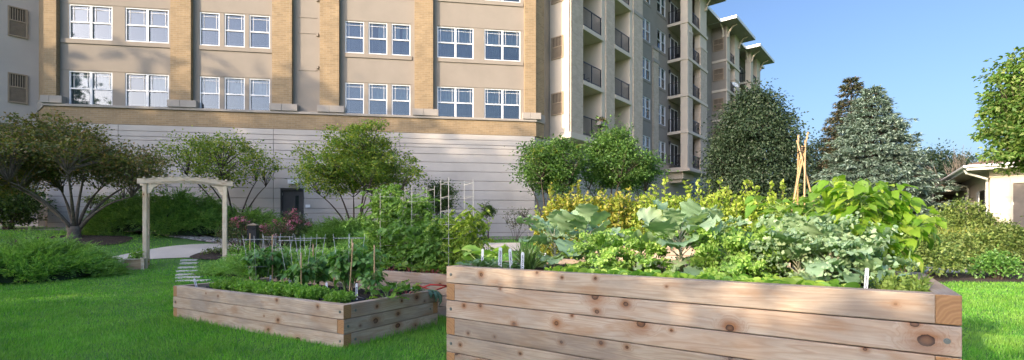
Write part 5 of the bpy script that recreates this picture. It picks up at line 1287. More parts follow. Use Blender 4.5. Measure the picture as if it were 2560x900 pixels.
juniper('spreading_juniper', 'large dark juniper mound behind the arbor against the wall', X(415, 17.6), 17.7, 2.55, 1.5, 1.45, 5200, 'juniper_d', 52, size=.10, up=.3)
juniper('spreading_juniper', 'lower dark juniper between the arbor post and the roses', X(590, 17.6), 18.4, 1.7, .9, .95, 2200, 'juniper_d', 53, size=.09, up=.3)
juniper('spreading_juniper', 'flat topped dark juniper right of the charcoal door', X(860, 16.6), 16.9, 1.7, 1.2, .92, 3600, 'juniper_d', 54, size=.085, up=.25)
juniper('spreading_juniper', 'light green feathery juniper low behind the wire cages', X(760, 11.2), 11.3, 2.3, .9, .52, 4200, 'juniper', 55, rz=-.1, size=.07)
juniper('spreading_juniper', 'dark spreading evergreen behind the tomato bed', X(1010, 14.5), 14.6, 2.0, 1.0, .75, 2400, 'juniper', 56, size=.08)
# ---- leaf mounds: shrubs of broad leaves
def mound(name, label, cx_, cy_, rx, ry, h, n, per, size, mat, seed, tm=T_FOLD, cr=.14, up=.5, cat='shrub', rz=0, extra=None, stems=12, group=None):
    rs = np.random.RandomState(seed); z0 = gz(cx_, cy_); root = empty(name, (cx_, cy_, z0), label, cat, group)
    a = rs.rand(n) * 6.2832; r = np.sqrt(rs.rand(n)); x = rx * r * np.cos(a); y = ry * r * np.sin(a); z = h * np.sqrt(np.clip(1 - (r * .97) ** 2.4, 0, 1)) * rs.uniform(.35, 1.04, n) ** .7
    c, s = math.cos(rz), math.sin(rz); cl = np.c_[c * x - s * y, s * x + c * y, z + .04]
    o = crown('foliage', cl, per, cr, size, FM[mat], tm, root, up=up * .6, rs=rs, squash=.8)
    mb = MB()
    for cc in cl[::max(1, n // stems)]: mb.tube(bez((cc[0] * .3, cc[1] * .3, -.05), (cc[0] * .7, cc[1] * .7, cc[2] * .5), cc, 5), [.018, .015, .012, .01, .006], 4)
    q = mb.build('stems', M_['bark_d']); q.parent = root
    if extra:
        m2, n2, s2, cr2 = extra; top = cl[np.argsort(-(cl[:, 2] / h + rs.rand(n) * .5))[:max(n2 * 3, 3)]]; k = top[rs.choice(len(top), n2, replace=False)]
        crown('blossom', k + [0, 0, .08], 26, cr2, s2, FM[m2], T_ROUND, root, rs=rs)
    return root
mound('rose_bush', 'sprawling rose bush with pink blooms left of the black bollard', X(600, 15.8), 15.9, .75, .6, .85, 150, 24, .055, 'rose', 61, cr=.16, extra=('pink', 20, .05, .06), cat='rose bush')
mound('rose_bush', 'low rose bush dotted with pink blooms right of the black bollard', X(682, 15.8), 16.0, .75, .6, .78, 150, 24, .055, 'rose', 62, cr=.16, extra=('pink', 20, .05, .06), cat='rose bush')
mound('rose_bush', 'tallest pink rose bush, in front of the charcoal door', X(735, 16.4), 16.6, .55, .5, 1.15, 130, 22, .055, 'rose', 63, cr=.14, extra=('pink', 22, .055, .065), cat='rose bush')
mound('perennial_clump', 'small brownish perennials on the mulch island by the path', X(560, 14.2), 14.2, .6, .35, .22, 40, 22, .05, 'dogwood', 64, cr=.08, cat='plant')
mound('perennial_clump', 'vine clump beside the right arbor post', X(600, 13.0), 13.35, .35, .3, .5, 40, 22, .06, 'bean', 65, cr=.12, cat='plant')
mound('vine_plant', 'trailing vine in the left arbor planter', X(340, 12.3), 12.3, .22, .18, .42, 26, 16, .07, 'bean', 66, cr=.08, cat='plant', stems=6)
mound('vine_plant', 'herbs in the right arbor planter', X(588, 13.1), 13.1, .22, .18, .45, 22, 14, .06, 'bean', 67, cr=.08, cat='plant', stems=6)
# yellow hedge behind the beds: individual bushes with upright shoots
def bush_shoots(name, label, px, Y, w, h, mat, seed, n=60, shoots=5):
    rs = np.random.RandomState(seed); x = X(px, Y); z0 = gz(x, Y); root = empty(name, (x, Y, z0), label, 'shrub', 'golden hedge bushes behind the beds'); bag = Bag(); mb = MB()
    for k in range(n):
        bx, by = rs.uniform(-w, w), rs.uniform(-.45, .45); tall = k < shoots; hh = h * (rs.uniform(1.08, 1.24) if tall else rs.uniform(.6, 1.05) * (1 - .25 * (abs(bx) / w) ** 2))
        lean = rs.normal(size=2) * (.03 if tall else .12); tip = np.array([bx + lean[0], by + lean[1], hh]); b = np.array([bx * .6, by * .6, 0])
        mb.tube([b, (b + tip) / 2, tip], [.010, .008, .004], 4)
        m = 80; t = rs.uniform(.3, 1.0, m); P = b + (tip - b) * t[:, None] + rs.normal(size=(m, 3)) * (.022 if tall else .045)
        A = norm(np.c_[rs.normal(size=(m, 2)), rs.uniform(.5, 1.6, m)]); bag.add(P, A, norm(rs.normal(size=(m, 3)) + [0, 0, .6]), rs.uniform(.055, .10, m) * (1 if tall else 1.1))
    o = mb.build('stems', M_['bark_d']); o.parent = root
    bag.out('foliage', T_OVATE, FM[mat], root)
HB = [(1398, 'orange tinged bush at the left end of the golden hedge', 'hedge_l', .97, 11.8), (1470, 'second bush of the golden hedge from the left, with tall shoots', 'hedge_l', 1.0, 11.7), (1545, 'third bush of the golden hedge, behind the left kale', 'hedge_l', 1.0, 11.6), (1625, 'olive green bush of the hedge between kale clumps', 'hedge', .98, 11.4),
      (1700, 'bright yellow bush right above the middle kale', 'hedge', 1.03, 11.1), (1775, 'yellow bush below the louvred intake', 'hedge', 1.0, 10.9), (1850, 'yellow bush with the tallest shoots, left of the linden', 'hedge', 1.03, 10.7), (1925, 'yellow bush left of the bean teepee', 'hedge', 1.03, 10.5), (2010, 'golden bush behind the bean teepee', 'hedge', 1.03, 10.4), (2095, 'golden bush at the right end behind the tall lime leaves', 'hedge', 1.0, 10.4)]
for i, (px, lb, mt, hh, Y) in enumerate(HB): bush_shoots('golden_bush', lb, px, Y, .46, Zp(495, Y) - gz(X(px, Y), Y), mt, 70 + i, 140, 3 + i % 2)
# right-hand shrubs
mound('dogwood_shrub', 'rounded variegated shrub beyond the right corner of the tall bed', X(2300, 10.9), 11.2, .95, .8, .96, 230, 30, .085, 'dogwood', 91, cr=.17)
mound('dogwood_shrub', 'wide olive green shrub at the right edge above the walk', X(2530, 11.8), 12.0, 1.0, .8, 1.0, 250, 30, .085, 'dogwood', 92, cr=.17)
mound('dogwood_shrub', 'smaller olive shrub filling the gap left of the mulch bed', X(2420, 12.9), 13.4, .8, .6, .72, 150, 28, .085, 'dogwood', 98, cr=.17)
mound('green_shrub', 'fresh dark green shrub low on the mulch by the walk', X(2500, 10.6), 10.7, .42, .35, .50, 70, 26, .075, 'pepper', 93, cr=.13)
mound('viburnum_shrub', 'tall pointed shrub in front of the bungalow corner', X(2415, 16.5), 16.6, .95, .7, 1.5, 190, 30, .10, 'dogwood', 94, cr=.18)
mound('viburnum_shrub', 'low rounded shrub left of the utility cabinet', X(2330, 16), 16.2, .7, .6, 1.0, 120, 28, .09, 'dogwood', 95, cr=.18)
mound('viburnum_shrub', 'broad green shrub below the bungalow door', X(2460, 16.2), 16.3, 1.2, .7, .98, 190, 30, .09, 'dogwood', 96, cr=.18)
def grassclump(cx_, cy_, rx, ry, h, n, mat, seed, name, label, group=None, kind=None, cat='plant', w=.09):
    rs = np.random.RandomState(seed); root_z = gz(cx_, cy_); a = rs.rand(n) * 6.28; r = np.sqrt(rs.rand(n)); P = np.c_[rx * r * np.cos(a), ry * r * np.sin(a), np.zeros(n)]
    P[:, 2] = [gz(cx_ + p[0], cy_ + p[1]) - root_z for p in P]
    A = norm(np.c_[rs.normal(size=(n, 2)) * .45, np.ones(n)]); o = leaves(name, T_LANCE, P, A, norm(rs.normal(size=(n, 3)) * [1, 1, .2]), h * rs.uniform(.6, 1.15, n), FM[mat], None, w * 3)
    o.location = (cx_, cy_, root_z); return tag(o, label, cat, group, kind)
grassclump(X(2440, 14.3), 14.4, 2.6, 1.0, .78, 5200, 'daylily', 97, 'ornamental_grass', 'yellow green arching ornamental grass in front of the bungalow shrubs', kind='stuff', cat='grass')
grassclump(X(2660, 13.2), 13.4, 1.5, .8, .6, 1800, 'daylily', 99, 'ornamental_grass', 'yellow green grass at the far right edge', kind='stuff', cat='grass')
# ------------------------------------------------------------------ trees on the sun side, behind and left of the photographer
G_ = np.array([-math.sin(rad(SUN_AZ)), -math.cos(rad(SUN_AZ))]); Pp = np.array([-G_[1], G_[0]]) * -1
def at_ql(q, lat): p = G_ * q + Pp * lat; return p
k = 0
ST = [(-30, -32, 17.2, 4.6), (-29, -27.5, 17.4, 4.2), (-31, -23.5, 19.6, 4.2), (-28, -20, 19.2, 4.0), (-31, -16.2, 20.6, 4.2)]
for q, lat, ht, r in ST:
    x, y = at_ql(q, lat); tree('street_tree', ['outermost tall tree of the row left of the lawn', 'second tall tree of the row left of the lawn', 'middle tall tree of the row left of the lawn', 'fourth tall tree of the row left of the lawn', 'tall tree at the near end of the row left of the lawn'][k], 0, y, 5, [((0, 0, ht * .55), (r, r, ht * .40)), ((0, 0, ht * .80), (r * .65, r * .65, ht * .19))], 200, 24, 1.3, .60, 'lilac', 'bark_d', .2, .3, seed=200 + k, shell=.3, zb=0, x=x, group='tall trees left of the lawn'); k += 1
SH = [(-12, 3.4, 4.8, 2.0), (-12.6, 1.2, 7.4, 1.05), (-12, -.6, 5.0, 1.5), (-12, -2.2, 5.15, 1.5), (-12.2, -4.3, 5.4, 1.8), (-12, -6.4, 5.9, 1.9), (-12.5, -9.2, 6.1, 1.7), (-12.5, -12.8, 6.3, 1.5), (-13, -16.6, 6.6, 1.5)]  # the narrow tall one is unseen, added to shade the right lawn
for i, (q, lat, ht, r) in enumerate(SH):
    x, y = at_ql(q, lat); tree('garden_tree', ['low broad tree furthest right of the belt behind the viewpoint', 'narrow tall unseen tree added in the belt to shade the right lawn', 'lower tree just left of the narrow tall one', 'low tree in the centre of the belt', 'medium tree left of the centre of the belt', 'rounded tree behind the low bed corner', 'tree opposite the near juniper', 'taller slim tree left of the near juniper', 'last slim tree at the left end of the belt'][i], 0, y, 4, [((0, 0, ht * .5), (r, r * .8, ht * .49)), ((0, 0, ht * .82), (r * 1.15, r * .7, ht * .17))], 420, 40, .55, .27, 'lilac', 'bark_d', .1, .3, seed=300 + i, shell=.15, zb=0, x=x, group='small trees behind the viewpoint')
# ------------------------------------------------------------------ vegetables
class Plant:
    def __init__(s, name, label, loc, cat='plant', group=None, seed=0):
        s.root = empty(name, loc, label, cat, group); s.V = []; s.F = []; s.st = MB(); s.rs = np.random.RandomState(seed); s.bits = Bag(); s.nb = 0
    def blade(s, base, az, el, L, W, droop=1.2, frill=.0, ff=5, lobes=0.0, peak=.55, ns=12, nc=7, cup=.15, petiole=.3, pr=.005, edge=0.0, bits=0, bitsize=.03, heart=0):
        rs = s.rs; d = np.array([math.cos(az), math.sin(az), 0]); sd_ = np.array([-d[1], d[0], 0]) ; p = np.array(base, float)
        # petiole, bending
        n = 5; pts = [p.copy()]; e = el
        for i in range(n): e -= droop * .25 / n; p = p + (d * math.cos(e) + np.array([0, 0, math.sin(e)])) * petiole * L / n; pts.append(p.copy())
        s.st.tube(pts, [pr * (1.2 - .12 * i) for i in range(n + 1)], 5)
        ph = rs.rand(6) * 6.28; roll = rs.normal() * .25; n0 = len(s.V); mids = []
        pts2 = [p.copy()]; es = []
        for i in range(ns + 1):
            t = i / ns; es.append(e)
            if i: pts2.append(pts2[-1] + (d * math.cos(e) + np.array([0, 0, math.sin(e)])) * L / ns)
            e -= droop * .85 / ns
        for i in range(ns + 1):
            t = i / ns; q = pts2[i]; e_ = es[i]
            nrm = -d * math.sin(e_) + np.array([0, 0, math.cos(e_)]); s2 = sd_ * math.cos(roll) + nrm * math.sin(roll); n2_ = nrm * math.cos(roll) - sd_ * math.sin(roll)
            k = math.log(.5) / math.log(peak); w = W * max(0.02, math.sin(math.pi * min(1, max(0, t ** k)))) ** (.6 if heart else .75)
            if heart and t < .25: w = W * (.55 + 1.2 * t)
            w *= 1 + lobes * math.sin(t * 19 + ph[0]) + lobes * .6 * math.sin(t * 43 + ph[1])
            w2 = w * (1 + lobes * .5 * math.sin(t * 27 + ph[2]))
            for j in range(nc):
                c = -1 + 2 * j / (nc - 1); ww = w if c < 0 else w2
                off = cup * ww * c * c * 1.4 + frill * W * abs(c) ** 1.6 * (math.sin(ff * t * 6.28 + ph[3] + 2 * np.sign(c)) + .6 * math.sin(ff * 2.3 * t * 6.28 + ph[4] + c * 3)) + .03 * W * math.sin(t * 30 + c * 6 + ph[5])
                back = d * (-heart * W * .35 * abs(c) * (1 if t < .2 else 0))
                s.V.append(q + s2 * (ww * c) + n2_ * off + back)
        for i in range(ns):
            for j in range(nc - 1):
                a = n0 + i * nc + j; s.F.append((a, a + 1, a + nc + 1, a + nc))
        if bits:
            idx = rs.randint(0, ns + 1, bits) * nc + np.where(rs.rand(bits) < .75, rs.choice([0, 1, nc - 2, nc - 1], bits), rs.randint(0, nc, bits)); P = np.array([s.V[n0 + i] for i in idx]) + rs.normal(size=(bits, 3)) * bitsize * .35
            s.bits.add(P, rdir(bits, .2, rs), rdir(bits, .3, rs), rs.uniform(.6, 1.2, bits) * bitsize); s.nb += bits
    def done(s, mat, stem, bm=None):
        if s.V:
            me = bpy.data.meshes.new('leaves'); me.from_pydata([tuple(v) for v in s.V], [], s.F); me.polygons.foreach_set('use_smooth', [True] * len(s.F)); me.materials.append(FM[mat]); o = bpy.data.objects.new('leaves', me); COL.objects.link(o); o.parent = s.root
        if s.st.v: o = s.st.build('stems', FM[stem] if stem in FM else M_[stem], smooth=True); o.parent = s.root
        if s.nb: s.bits.out('leaf_frills', T_ROUND, FM[bm or mat], s.root, 1.6)['kind'] = 'stuff'
        return s.root
def kale(label, loc, seed, n=16, L=.24, W=.10, ht=.22, droop=1.5, mat='kale', frill=.20, lobes=.2, stem='pstem', group='red kale plants in the tall bed', spread=1.1, **kw):
    ht *= 1.25; W *= .9; droop *= .85; kw.setdefault('bits', 46); kw.setdefault('bitsize', .026)
    p = Plant('kale_plant', label, loc, 'kale', group, seed); rs = p.rs
    p.st.tube([(0, 0, -.03), (0.01, 0, ht * .5), (0, .01, ht)], [.010, .009, .006], 7)
    for i in range(n):
        f = i / (n - 1); z = ht * (.15 + .85 * f); az = i * 2.4 + rs.uniform(-.3, .3); el = .35 + .95 * f + rs.normal() * .15
        k = .75 + .35 * math.sin(math.pi * min(1, f * 1.1)); p.blade((0, 0, z), az, el, L * k * rs.uniform(.85, 1.15), W * k * rs.uniform(.85, 1.15), droop * rs.uniform(.7, 1.2) * (1 - .35 * f), frill, 4, lobes, .58, 18, 9, .1, .45 * spread, .0042, **kw)
    return p.done(mat, stem)
def curly(label, loc, seed, n=15, L=.17, W=.055, ht=.14, bits=170):
    n += 2; ht *= 1.1
    p = Plant('curly_kale', label, loc, 'kale', 'curly kale plants in the tall bed', seed); rs = p.rs
    p.st.tube([(0, 0, -.03), (0, 0, ht)], [.012, .01], 7)
    for i in range(n):
        f = i / (n - 1); az = i * 2.4 + rs.uniform(-.3, .3); el = .15 + 1.1 * f
        p.blade((0, 0, ht * (.2 + .8 * f)), az, el, L * rs.uniform(.85, 1.15), W, 1.5 * (1 - .4 * f), .35, 9, .15, .6, 20, 9, .1, .5, .005, bits=bits, bitsize=.021)
    return p.done('curly', 'gstem')
kale('kale with broad grey green leaves at the left end of the tall bed', TB.px(1385, .72), 1, 18, .27, .12, .22, 1.5, frill=.14, lobes=.15, bits=0)
kale('kale with large drooping rounded leaves, second from left', TB.px(1470, .80), 2, 16, .30, .14, .22, 1.9, frill=.07, lobes=.06, bits=0)
curly('curly kale under the second kale plant from the left', TB.px(1500, .52), 11)
curly('curly kale with ruffles between the two left kale groups', TB.px(1605, .58), 12, 13)
kale('tall kale with purple stems in the middle of the bed', TB.px(1700, .66), 3, 24, .27, .12, .25, 1.4, frill=.14, lobes=.15, bits=0)
kale('kale with blue grey leaves behind the middle plant', TB.px(1775, .90), 4, 16, .26, .10, .24, 1.5, frill=.08)
curly('largest curly kale cluster right of the middle', TB.px(1815, .52), 13, 16)
curly('curly kale at the right of the largest cluster', TB.px(1890, .62), 14, 14)
kale('kale with purple base and toothed leaves right of the curly kale', TB.px(1995, .60), 5, 24, .22, .085, .19, 1.4)
kale('kale with many grey green leaves under the bean vines', TB.px(2080, .55), 6, 28, .20, .075, .17, 1.4)
kale('kale with a wide pale leaf beside the tarragon tag', TB.px(2140, .62), 7, 14, .20, .085, .13, 1.2)
# squash behind
def bigleafplant(name, label, loc, seed, n, L, W, ht, mat, cat, droop=1.0, lobes=.12, heart=1, el=1.1, pet=1.6, spread=.06, frill=.05):
    p = Plant(name, label, loc, cat, None, seed); rs = p.rs
    for i in range(n):
        az = i * 2.4 + rs.uniform(-.4, .4); p.blade((rs.normal() * spread, rs.normal() * spread, 0), az, el + rs.normal() * .18, L * rs.uniform(.75, 1.15), W * rs.uniform(.75, 1.15), droop * 1.4, frill, 3, lobes, .42, 12, 9, .12, pet * rs.uniform(.7, 1.2), .006, heart=heart)
    return p.done(mat, 'gstem')
bigleafplant('squash_plant', 'squash with mottled lobed leaves standing above the curly kale', TB.px(1880, 1.15), 21, 9, .22, .13, .3, 'squash', 'squash', pet=1.5)
bigleafplant('squash_plant', 'second squash with broad leaves left of the teepee', TB.px(1935, .95), 22, 7, .21, .13, .3, 'cuke', 'squash', pet=1.2)
bigleafplant('eggplant', 'plant with pale broad leaves at the left back corner of the tall bed', TB.px(1215, .80), 23, 10, .16, .075, .2, 'curly', 'plant', lobes=.08, pet=.9)
bigleafplant('squash_plant', 'low light green squash leaves at the left edge of the tall bed', TB.px(1180, .62), 24, 6, .13, .08, .2, 'curly', 'squash', pet=.8, el=.7)
for i, (px, y) in enumerate([(1175, .25), (1192, .18), (1215, .28), (1232, .38), (1262, .3), (1268, .16), (1290, .42)]):
    p = Plant('sage_plant', ['rounded grey green seedling nearest the left corner', 'second rounded seedling from the left corner', 'rounded seedling just left of the tag lettered BREAKFAST RADISH', 'rounded seedling behind the BREAKFAST RADISH tag', 'rounded seedling between the two radish tags', 'small rounded seedling in front of the radish tags', 'rounded seedling left of the chives'][i], TB.px(px, y), 'seedling', 'rounded leafy seedlings at the left end', 30 + i)
    for k in range(9): p.blade((0, 0, 0), k * 2.4, .6 + .08 * k, .085, .032, 1.0, .03, 2, 0, .5, 6, 5, .2, .7, .003)
    p.done('sage', 'gstem')
def rosette_field(name, label, pts, mat, seed, lf=7, L=.05, tm=T_ROUND, kind='stuff', cat='seedlings', el=.9):
    rs = np.random.RandomState(seed); o0 = Vector(pts[0]); bag = Bag(); P = np.array([list(Vector(p) - o0) for p in pts]); n = len(P)
    for k in range(lf):
        a = k * 2.4 + rs.rand(n) * 1.5; e_ = rs.uniform(.45, 1.25, n) * el; A = np.c_[np.cos(a) * np.cos(e_), np.sin(a) * np.cos(e_), np.sin(e_)]; Nn = np.c_[-np.cos(a) * np.sin(e_), -np.sin(a) * np.sin(e_), np.cos(e_)] + rs.normal(size=(n, 3)) * .15
        bag.add(P + rs.normal(size=(n, 3)) * [.006, .006, 0], A, Nn, L * rs.uniform(.6, 1.3, n))
    o = bag.out(name, tm, FM[mat], None, 1.25); o.location = o0; return tag(o, label, cat, kind=kind)
rs = np.random.RandomState(77)
pts = []
for row, y in enumerate((.14, .215, .30)):
    x = .78 + .1 * rs.rand()
    while x < 2.72: pts.append(TB.at(x, y + rs.normal() * .012)); x += rs.uniform(.036, .07)
rosette_field('radish_seedlings', 'dense band of light green radish seedlings along the front of the tall bed', pts, 'seedling', 5, 8, .066, el=1.25)
pts = [TB.at(rs.uniform(.9, 2.3), rs.uniform(.38, 1.2)) for _ in range(70)]
rosette_field('lettuce_seedlings', 'scattered dark red lettuce seedlings between the kale stems', pts, 'lettuce', 6, 7, .05)
# chives
p0_ = TB.px(1322, .38); n = 90; A = norm(np.c_[rs.normal(size=(n, 2)) * .38 + [-.12, 0], np.ones(n)])
o = leaves('chive_clump', T_LANCE, np.c_[rs.normal(size=(n, 2)) * .02, np.zeros(n)], A, norm(rs.normal(size=(n, 3))), rs.uniform(.14, .30, n), FM['chive'], None, .13); o.location = p0_; tag(o, 'thin arching chive leaves beside the ARUGULA tag', 'chives')
# tarragon
pts = [TB.at(TB.xat(rs.uniform(2215, 2310), .15), rs.uniform(.11, .42)) for _ in range(120)]; bag = Bag(); o0 = Vector(pts[0])
for q in pts:
    h = rs.uniform(.05, .12); d = norm(np.array([[rs.normal() * .5, rs.normal() * .5, 1.0]]))[0]; m = 16; t = rs.uniform(.15, 1, m); P = np.array(list(q - o0)) + d * (h * t)[:, None]
    bag.add(P, norm(rs.normal(size=(m, 3)) + d * 1.2), rdir(m, 0, rs), rs.uniform(.02, .04, m))
o = bag.out('tarragon_plant', T_LANCE, FM['tarr'], None, 1.0); o.location = o0; tag(o, 'feathery light green tarragon in the right front corner of the tall bed', 'herb')
# lacinato kale
p = Plant('lacinato_kale', 'small upright kale with long narrow blue green leaves beside the tarragon', TB.px(2192, .33), 'kale', None, 41)
for k in range(7): p.blade((0, 0, 0), k * 2.4 + .5, 1.35 - .12 * k, .155, .02, .7, .12, 5, .04, .6, 12, 5, .3, .25, .004)
p.done('lacin', 'gstem')
# beans on the teepee
def vine(name, label, loc, stems, mat, seed, size, cat, tm=T_OVATE, per=26, spread=.1, w=1.35, sr=.005, hang=-.35, pet=.05, sm_='gstem'):
    """stems: lists of points (relative); leaves sit round them on short stalks"""
    rs = np.random.RandomState(seed); root = empty(name, loc, label, cat); mb = MB(); bag = Bag()
    for st in stems:
        pts = [np.array(p_, float) for p_ in st]; cur = bez(*pts, 12) if len(pts) == 3 else [Vector(p_) for p_ in pts]; C = np.array([list(c) for c in cur]); mb.tube(cur, [sr * (1.3 - .8 * i / (len(cur) - 1)) for i in range(len(cur))], 6)
        t = np.sqrt(rs.uniform(.04, 1, per)) * (len(C) - 1.001); i0 = t.astype(int); P0 = C[i0] + (C[i0 + 1] - C[i0]) * (t - i0)[:, None]
        a = rs.rand(per) * 6.28; out = np.c_[np.cos(a), np.sin(a), rs.uniform(-.1, .8, per)]; P1 = P0 + norm(out) * (rs.uniform(.4, 1.6, per) * pet + rs.rand(per) * spread)[:, None]
        for a_, b_ in zip(P0, P1): mb.tube([a_, b_], [.0022, .0015], 3, cap=False)
        A = norm(out * [1, 1, .2] + np.c_[rs.normal(size=(per, 2)) * .3, np.full(per, hang) + rs.normal(size=per) * .3]); Nn = norm(rs.normal(size=(per, 3)) * .35 + out * [.5, .5, 0] + [0, 0, 1.0])
        bag.add(P1, A, Nn, size * rs.uniform(.55, 1.25, per))
    o = mb.build('stems', FM[sm_], smooth=True); o.parent = root; bag.out('leaves', tm, FM[mat], root, w); return root
def rel(px, py, Y, loc): return (X(px, Y) - loc.x, Y - loc.y, Zp(py, Y) - loc.z)
rs = np.random.RandomState(9)
loc = TB.px(2005, 1.12); Y0 = loc.y
stems = []
for k in range(15):
    bx = rs.uniform(-.28, .30); tx = rs.uniform(-.32, .30); stems.append([(bx, rs.uniform(-.2, .1), 0), (bx + rs.normal() * .05, rs.uniform(-.15, .1), .25), (tx, rs.uniform(-.22, .1), rs.uniform(.42, .72) - .3 * abs(tx))])
vine('pole_beans', 'pole bean vines with heart shaped leaves climbing the bamboo teepee', loc, stems, 'bean', 51, .088, 'beans', per=20, spread=.06, tm=T_OVATE)
vine('bean_tendril', 'young bean shoot climbing highest right of the teepee', loc + Vector((.10, 0, 0)), [[(0, 0, 0), (.05, 0, .35), (.10, 0, .68)], [(0, 0, 0), (.12, .05, .3), (.17, .05, .60)]], 'bean', 52, .055, 'beans', per=16, spread=.02)
p = Plant('cucumber_vine', 'cucumber vine with large soft leaves below the teepee', TB.px(1985, .95), 'cucumber', None, 53)
for (az, el, z, L) in [(-2.2, .7, .25, .12), (-1.6, .4, .18, .13), (-1.0, .6, .22, .12), (-2.6, .4, .30, .11), (-1.3, .8, .32, .12), (-.6, .5, .28, .11), (-1.9, .5, .36, .10), (-1.2, .3, .1, .11), (-2.9, .5, .2, .11), (-.2, .5, .35, .11)]:
    p.blade((p.rs.normal() * .10, p.rs.normal() * .05, z), az, el, L, L * .62, 1.9, .05, 3, .06, .42, 10, 9, .1, .5, .004, heart=1)
p.done('cuke', 'gstem')
# tall lime-leaved plant in the right back corner
loc = TB.px(2170, .98); stems = []
tg = [(2310, 560),  (2225, 470), (2075, 452), (2105, 470), (2140, 468), (2165, 505), (2210, 492), (2245, 500), (2265, 520), (2285, 545), (2120, 520), (2190, 540), (2240, 560), (2150, 560)]
for k, (px, py) in enumerate(tg):
    Y_ = loc.y + rs.uniform(-.25, .15); e_ = np.array(rel(px, py, Y_, loc)); stems.append([(rs.normal() * .04, rs.normal() * .03, 0), (e_[0] * .35, e_[1] * .5, e_[2] * .75), tuple(e_)])
vine('sunchoke_plant', 'tall branching plant with big lime green leaves over the right corner of the bed', loc, stems, 'lime', 54, .082, 'plant', per=46, spread=.07, sr=.008, w=1.15, hang=-.45)
p = Plant('lime_leaf_shoot', 'drooping whorl of pointed yellow green leaves over the right bed edge', TB.px(2265, .62), 'plant', None, 55)
hd = np.array(rel(2258, 640, 3.0, TB.px(2265, .62))); p.st.tube(bez((0.0, .2, 0), (0, .1, .2), hd, 8), .005, 6)
for k in range(10): p.blade(hd, -1.9 + k * .62, .35 - .1 * (k % 3), .135 * (1 + .1 * math.sin(k)), .034, 1.5, .03, 2, 0, .42, 9, 5, .25, .08, .003)
p.done('lime', 'gstem')
p = Plant('lime_leaf_shoot', 'pair of broad lime leaves hanging above the drooping whorl', TB.px(2270, .80), 'plant', None, 56)
hd = np.array(rel(2290, 560, 3.1, TB.px(2270, .80))); p.st.tube(bez((0, 0, 0), (0, 0, .25), hd, 8), .005, 6)
for k in range(8): p.blade(hd - [0, 0, .03 * k], -2.2 + k * .8, .5, .13, .035, 1.9, .03, 2, 0, .42, 9, 5, .2, .3, .003)
p.done('bean', 'gstem')
# ---- low bed
def pepper(label, loc, seed, h, r, mat='pepper', n=150, size=.085, name='pepper_plant', cat='pepper plant'):
    rs_ = np.random.RandomState(seed); st = []
    for k in range(7): a = k * 2.4; rr = r * rs_.uniform(.4, 1); st.append([(0, 0, 0), (rr * .25 * math.cos(a), rr * .25 * math.sin(a), h * .6), (rr * math.cos(a), rr * math.sin(a), h * rs_.uniform(.7, 1.05))])
    return vine(name, label, loc, st, mat, seed, size, cat, per=n // 7, spread=.06, sr=.005, hang=-.5, w=1.1)
pepper('bushy pepper plant in the leftmost wire cage', LB.px(645, .80), 61, .54, .24, n=330)
pepper('pepper plant behind the second wire cage', LB.px(695, 1.08), 62, .46, .22, n=260)
pepper('small pepper plant in the middle wire cage', LB.px(752, .60), 63, .34, .18, n=190)
pepper('pepper plant in the cage behind the middle one', LB.px(795, .98), 64, .48, .24, n=280)
pepper('tall pepper plant in the rightmost wire cage', LB.px(862, .80), 65, .60, .22, n=340)
pepper('leafy plant right of the rightmost cage beside the bare stake', LB.px(915, .95), 66, .50, .22, n=260)
pepper('slim drooping plant tied to the bare bamboo stake', LB.px(932, .68), 67, .34, .09, n=80, size=.07)
def beet(label, loc, seed, n=12, L=.17, W=.055, stem='gstem', el=1.2, mat='beet'):
    p = Plant('beet_plant', label, loc, 'beet', 'leafy beets in the low bed', seed)
    for k in range(n): p.blade((0, 0, 0), k * 2.4, el - .05 * k, L * p.rs.uniform(.75, 1.15), W * p.rs.uniform(.8, 1.2), .9, .16, 4, .06, .55, 12, 7, .1, .75, .005)
    return p.done(mat, stem)
beet('large light green beet at the right end of the low bed', LB.px(970, .62), 71, 14)
beet('beet with deep red stems beside the pipe end', LB.px(1018, .95), 72, 10, .15, .05, 'beetstem')
beet('beet behind the stakes in the low bed', LB.px(985, 1.0), 73, 9, .15, .05, 'beetstem')
# carrots in the front row
bag = Bag(); rs = np.random.RandomState(12)
o0 = LB.at(1.0, .3)
def feather(q, h, n_st, spread):
    for k in range(n_st):
        a = rs.rand() * 6.28; lean = rs.uniform(.1, spread); d = np.array([math.cos(a) * lean, math.sin(a) * lean, 1.0]); d /= np.linalg.norm(d); L = h * rs.uniform(.6, 1.1); m = 20; t = rs.uniform(.3, 1, m)
        P = q + d * (L * t)[:, None] + np.array([math.cos(a), math.sin(a), -.6]) * (.25 * L * t ** 2)[:, None] * lean; bag.add(P + rs.normal(size=(m, 3)) * .010, norm(rs.normal(size=(m, 3)) + d + [0, 0, .2]), rdir(m, .4, rs), rs.uniform(.018, .036, m))
for i in range(150):
    x = LB.xat(rs.uniform(552, 800), .28) + rs.normal() * .01; feather(np.array(list(LB.at(x, .27 + rs.normal() * .045) - o0)), .15 if x > .9 else .12, 12, .8)
for i in range(26): feather(np.array(list(LB.at(LB.xat(838, .2) + rs.normal() * .06, .25 + rs.normal() * .04) - o0)), .12, 12, .9)
o = bag.out('carrot_tops', T_KITE, FM['carrot'], None, 1.2); o.location = o0; tag(o, 'row of bright feathery carrot tops along the front of the low bed', 'carrots', kind='stuff')
pts = [LB.at(rs.uniform(.3, 3.0), rs.uniform(.35, .6)) for _ in range(60)]
rosette_field('weed_seedlings', 'tiny green seedlings scattered on the low bed soil', pts, 'sage', 16, 5, .022)
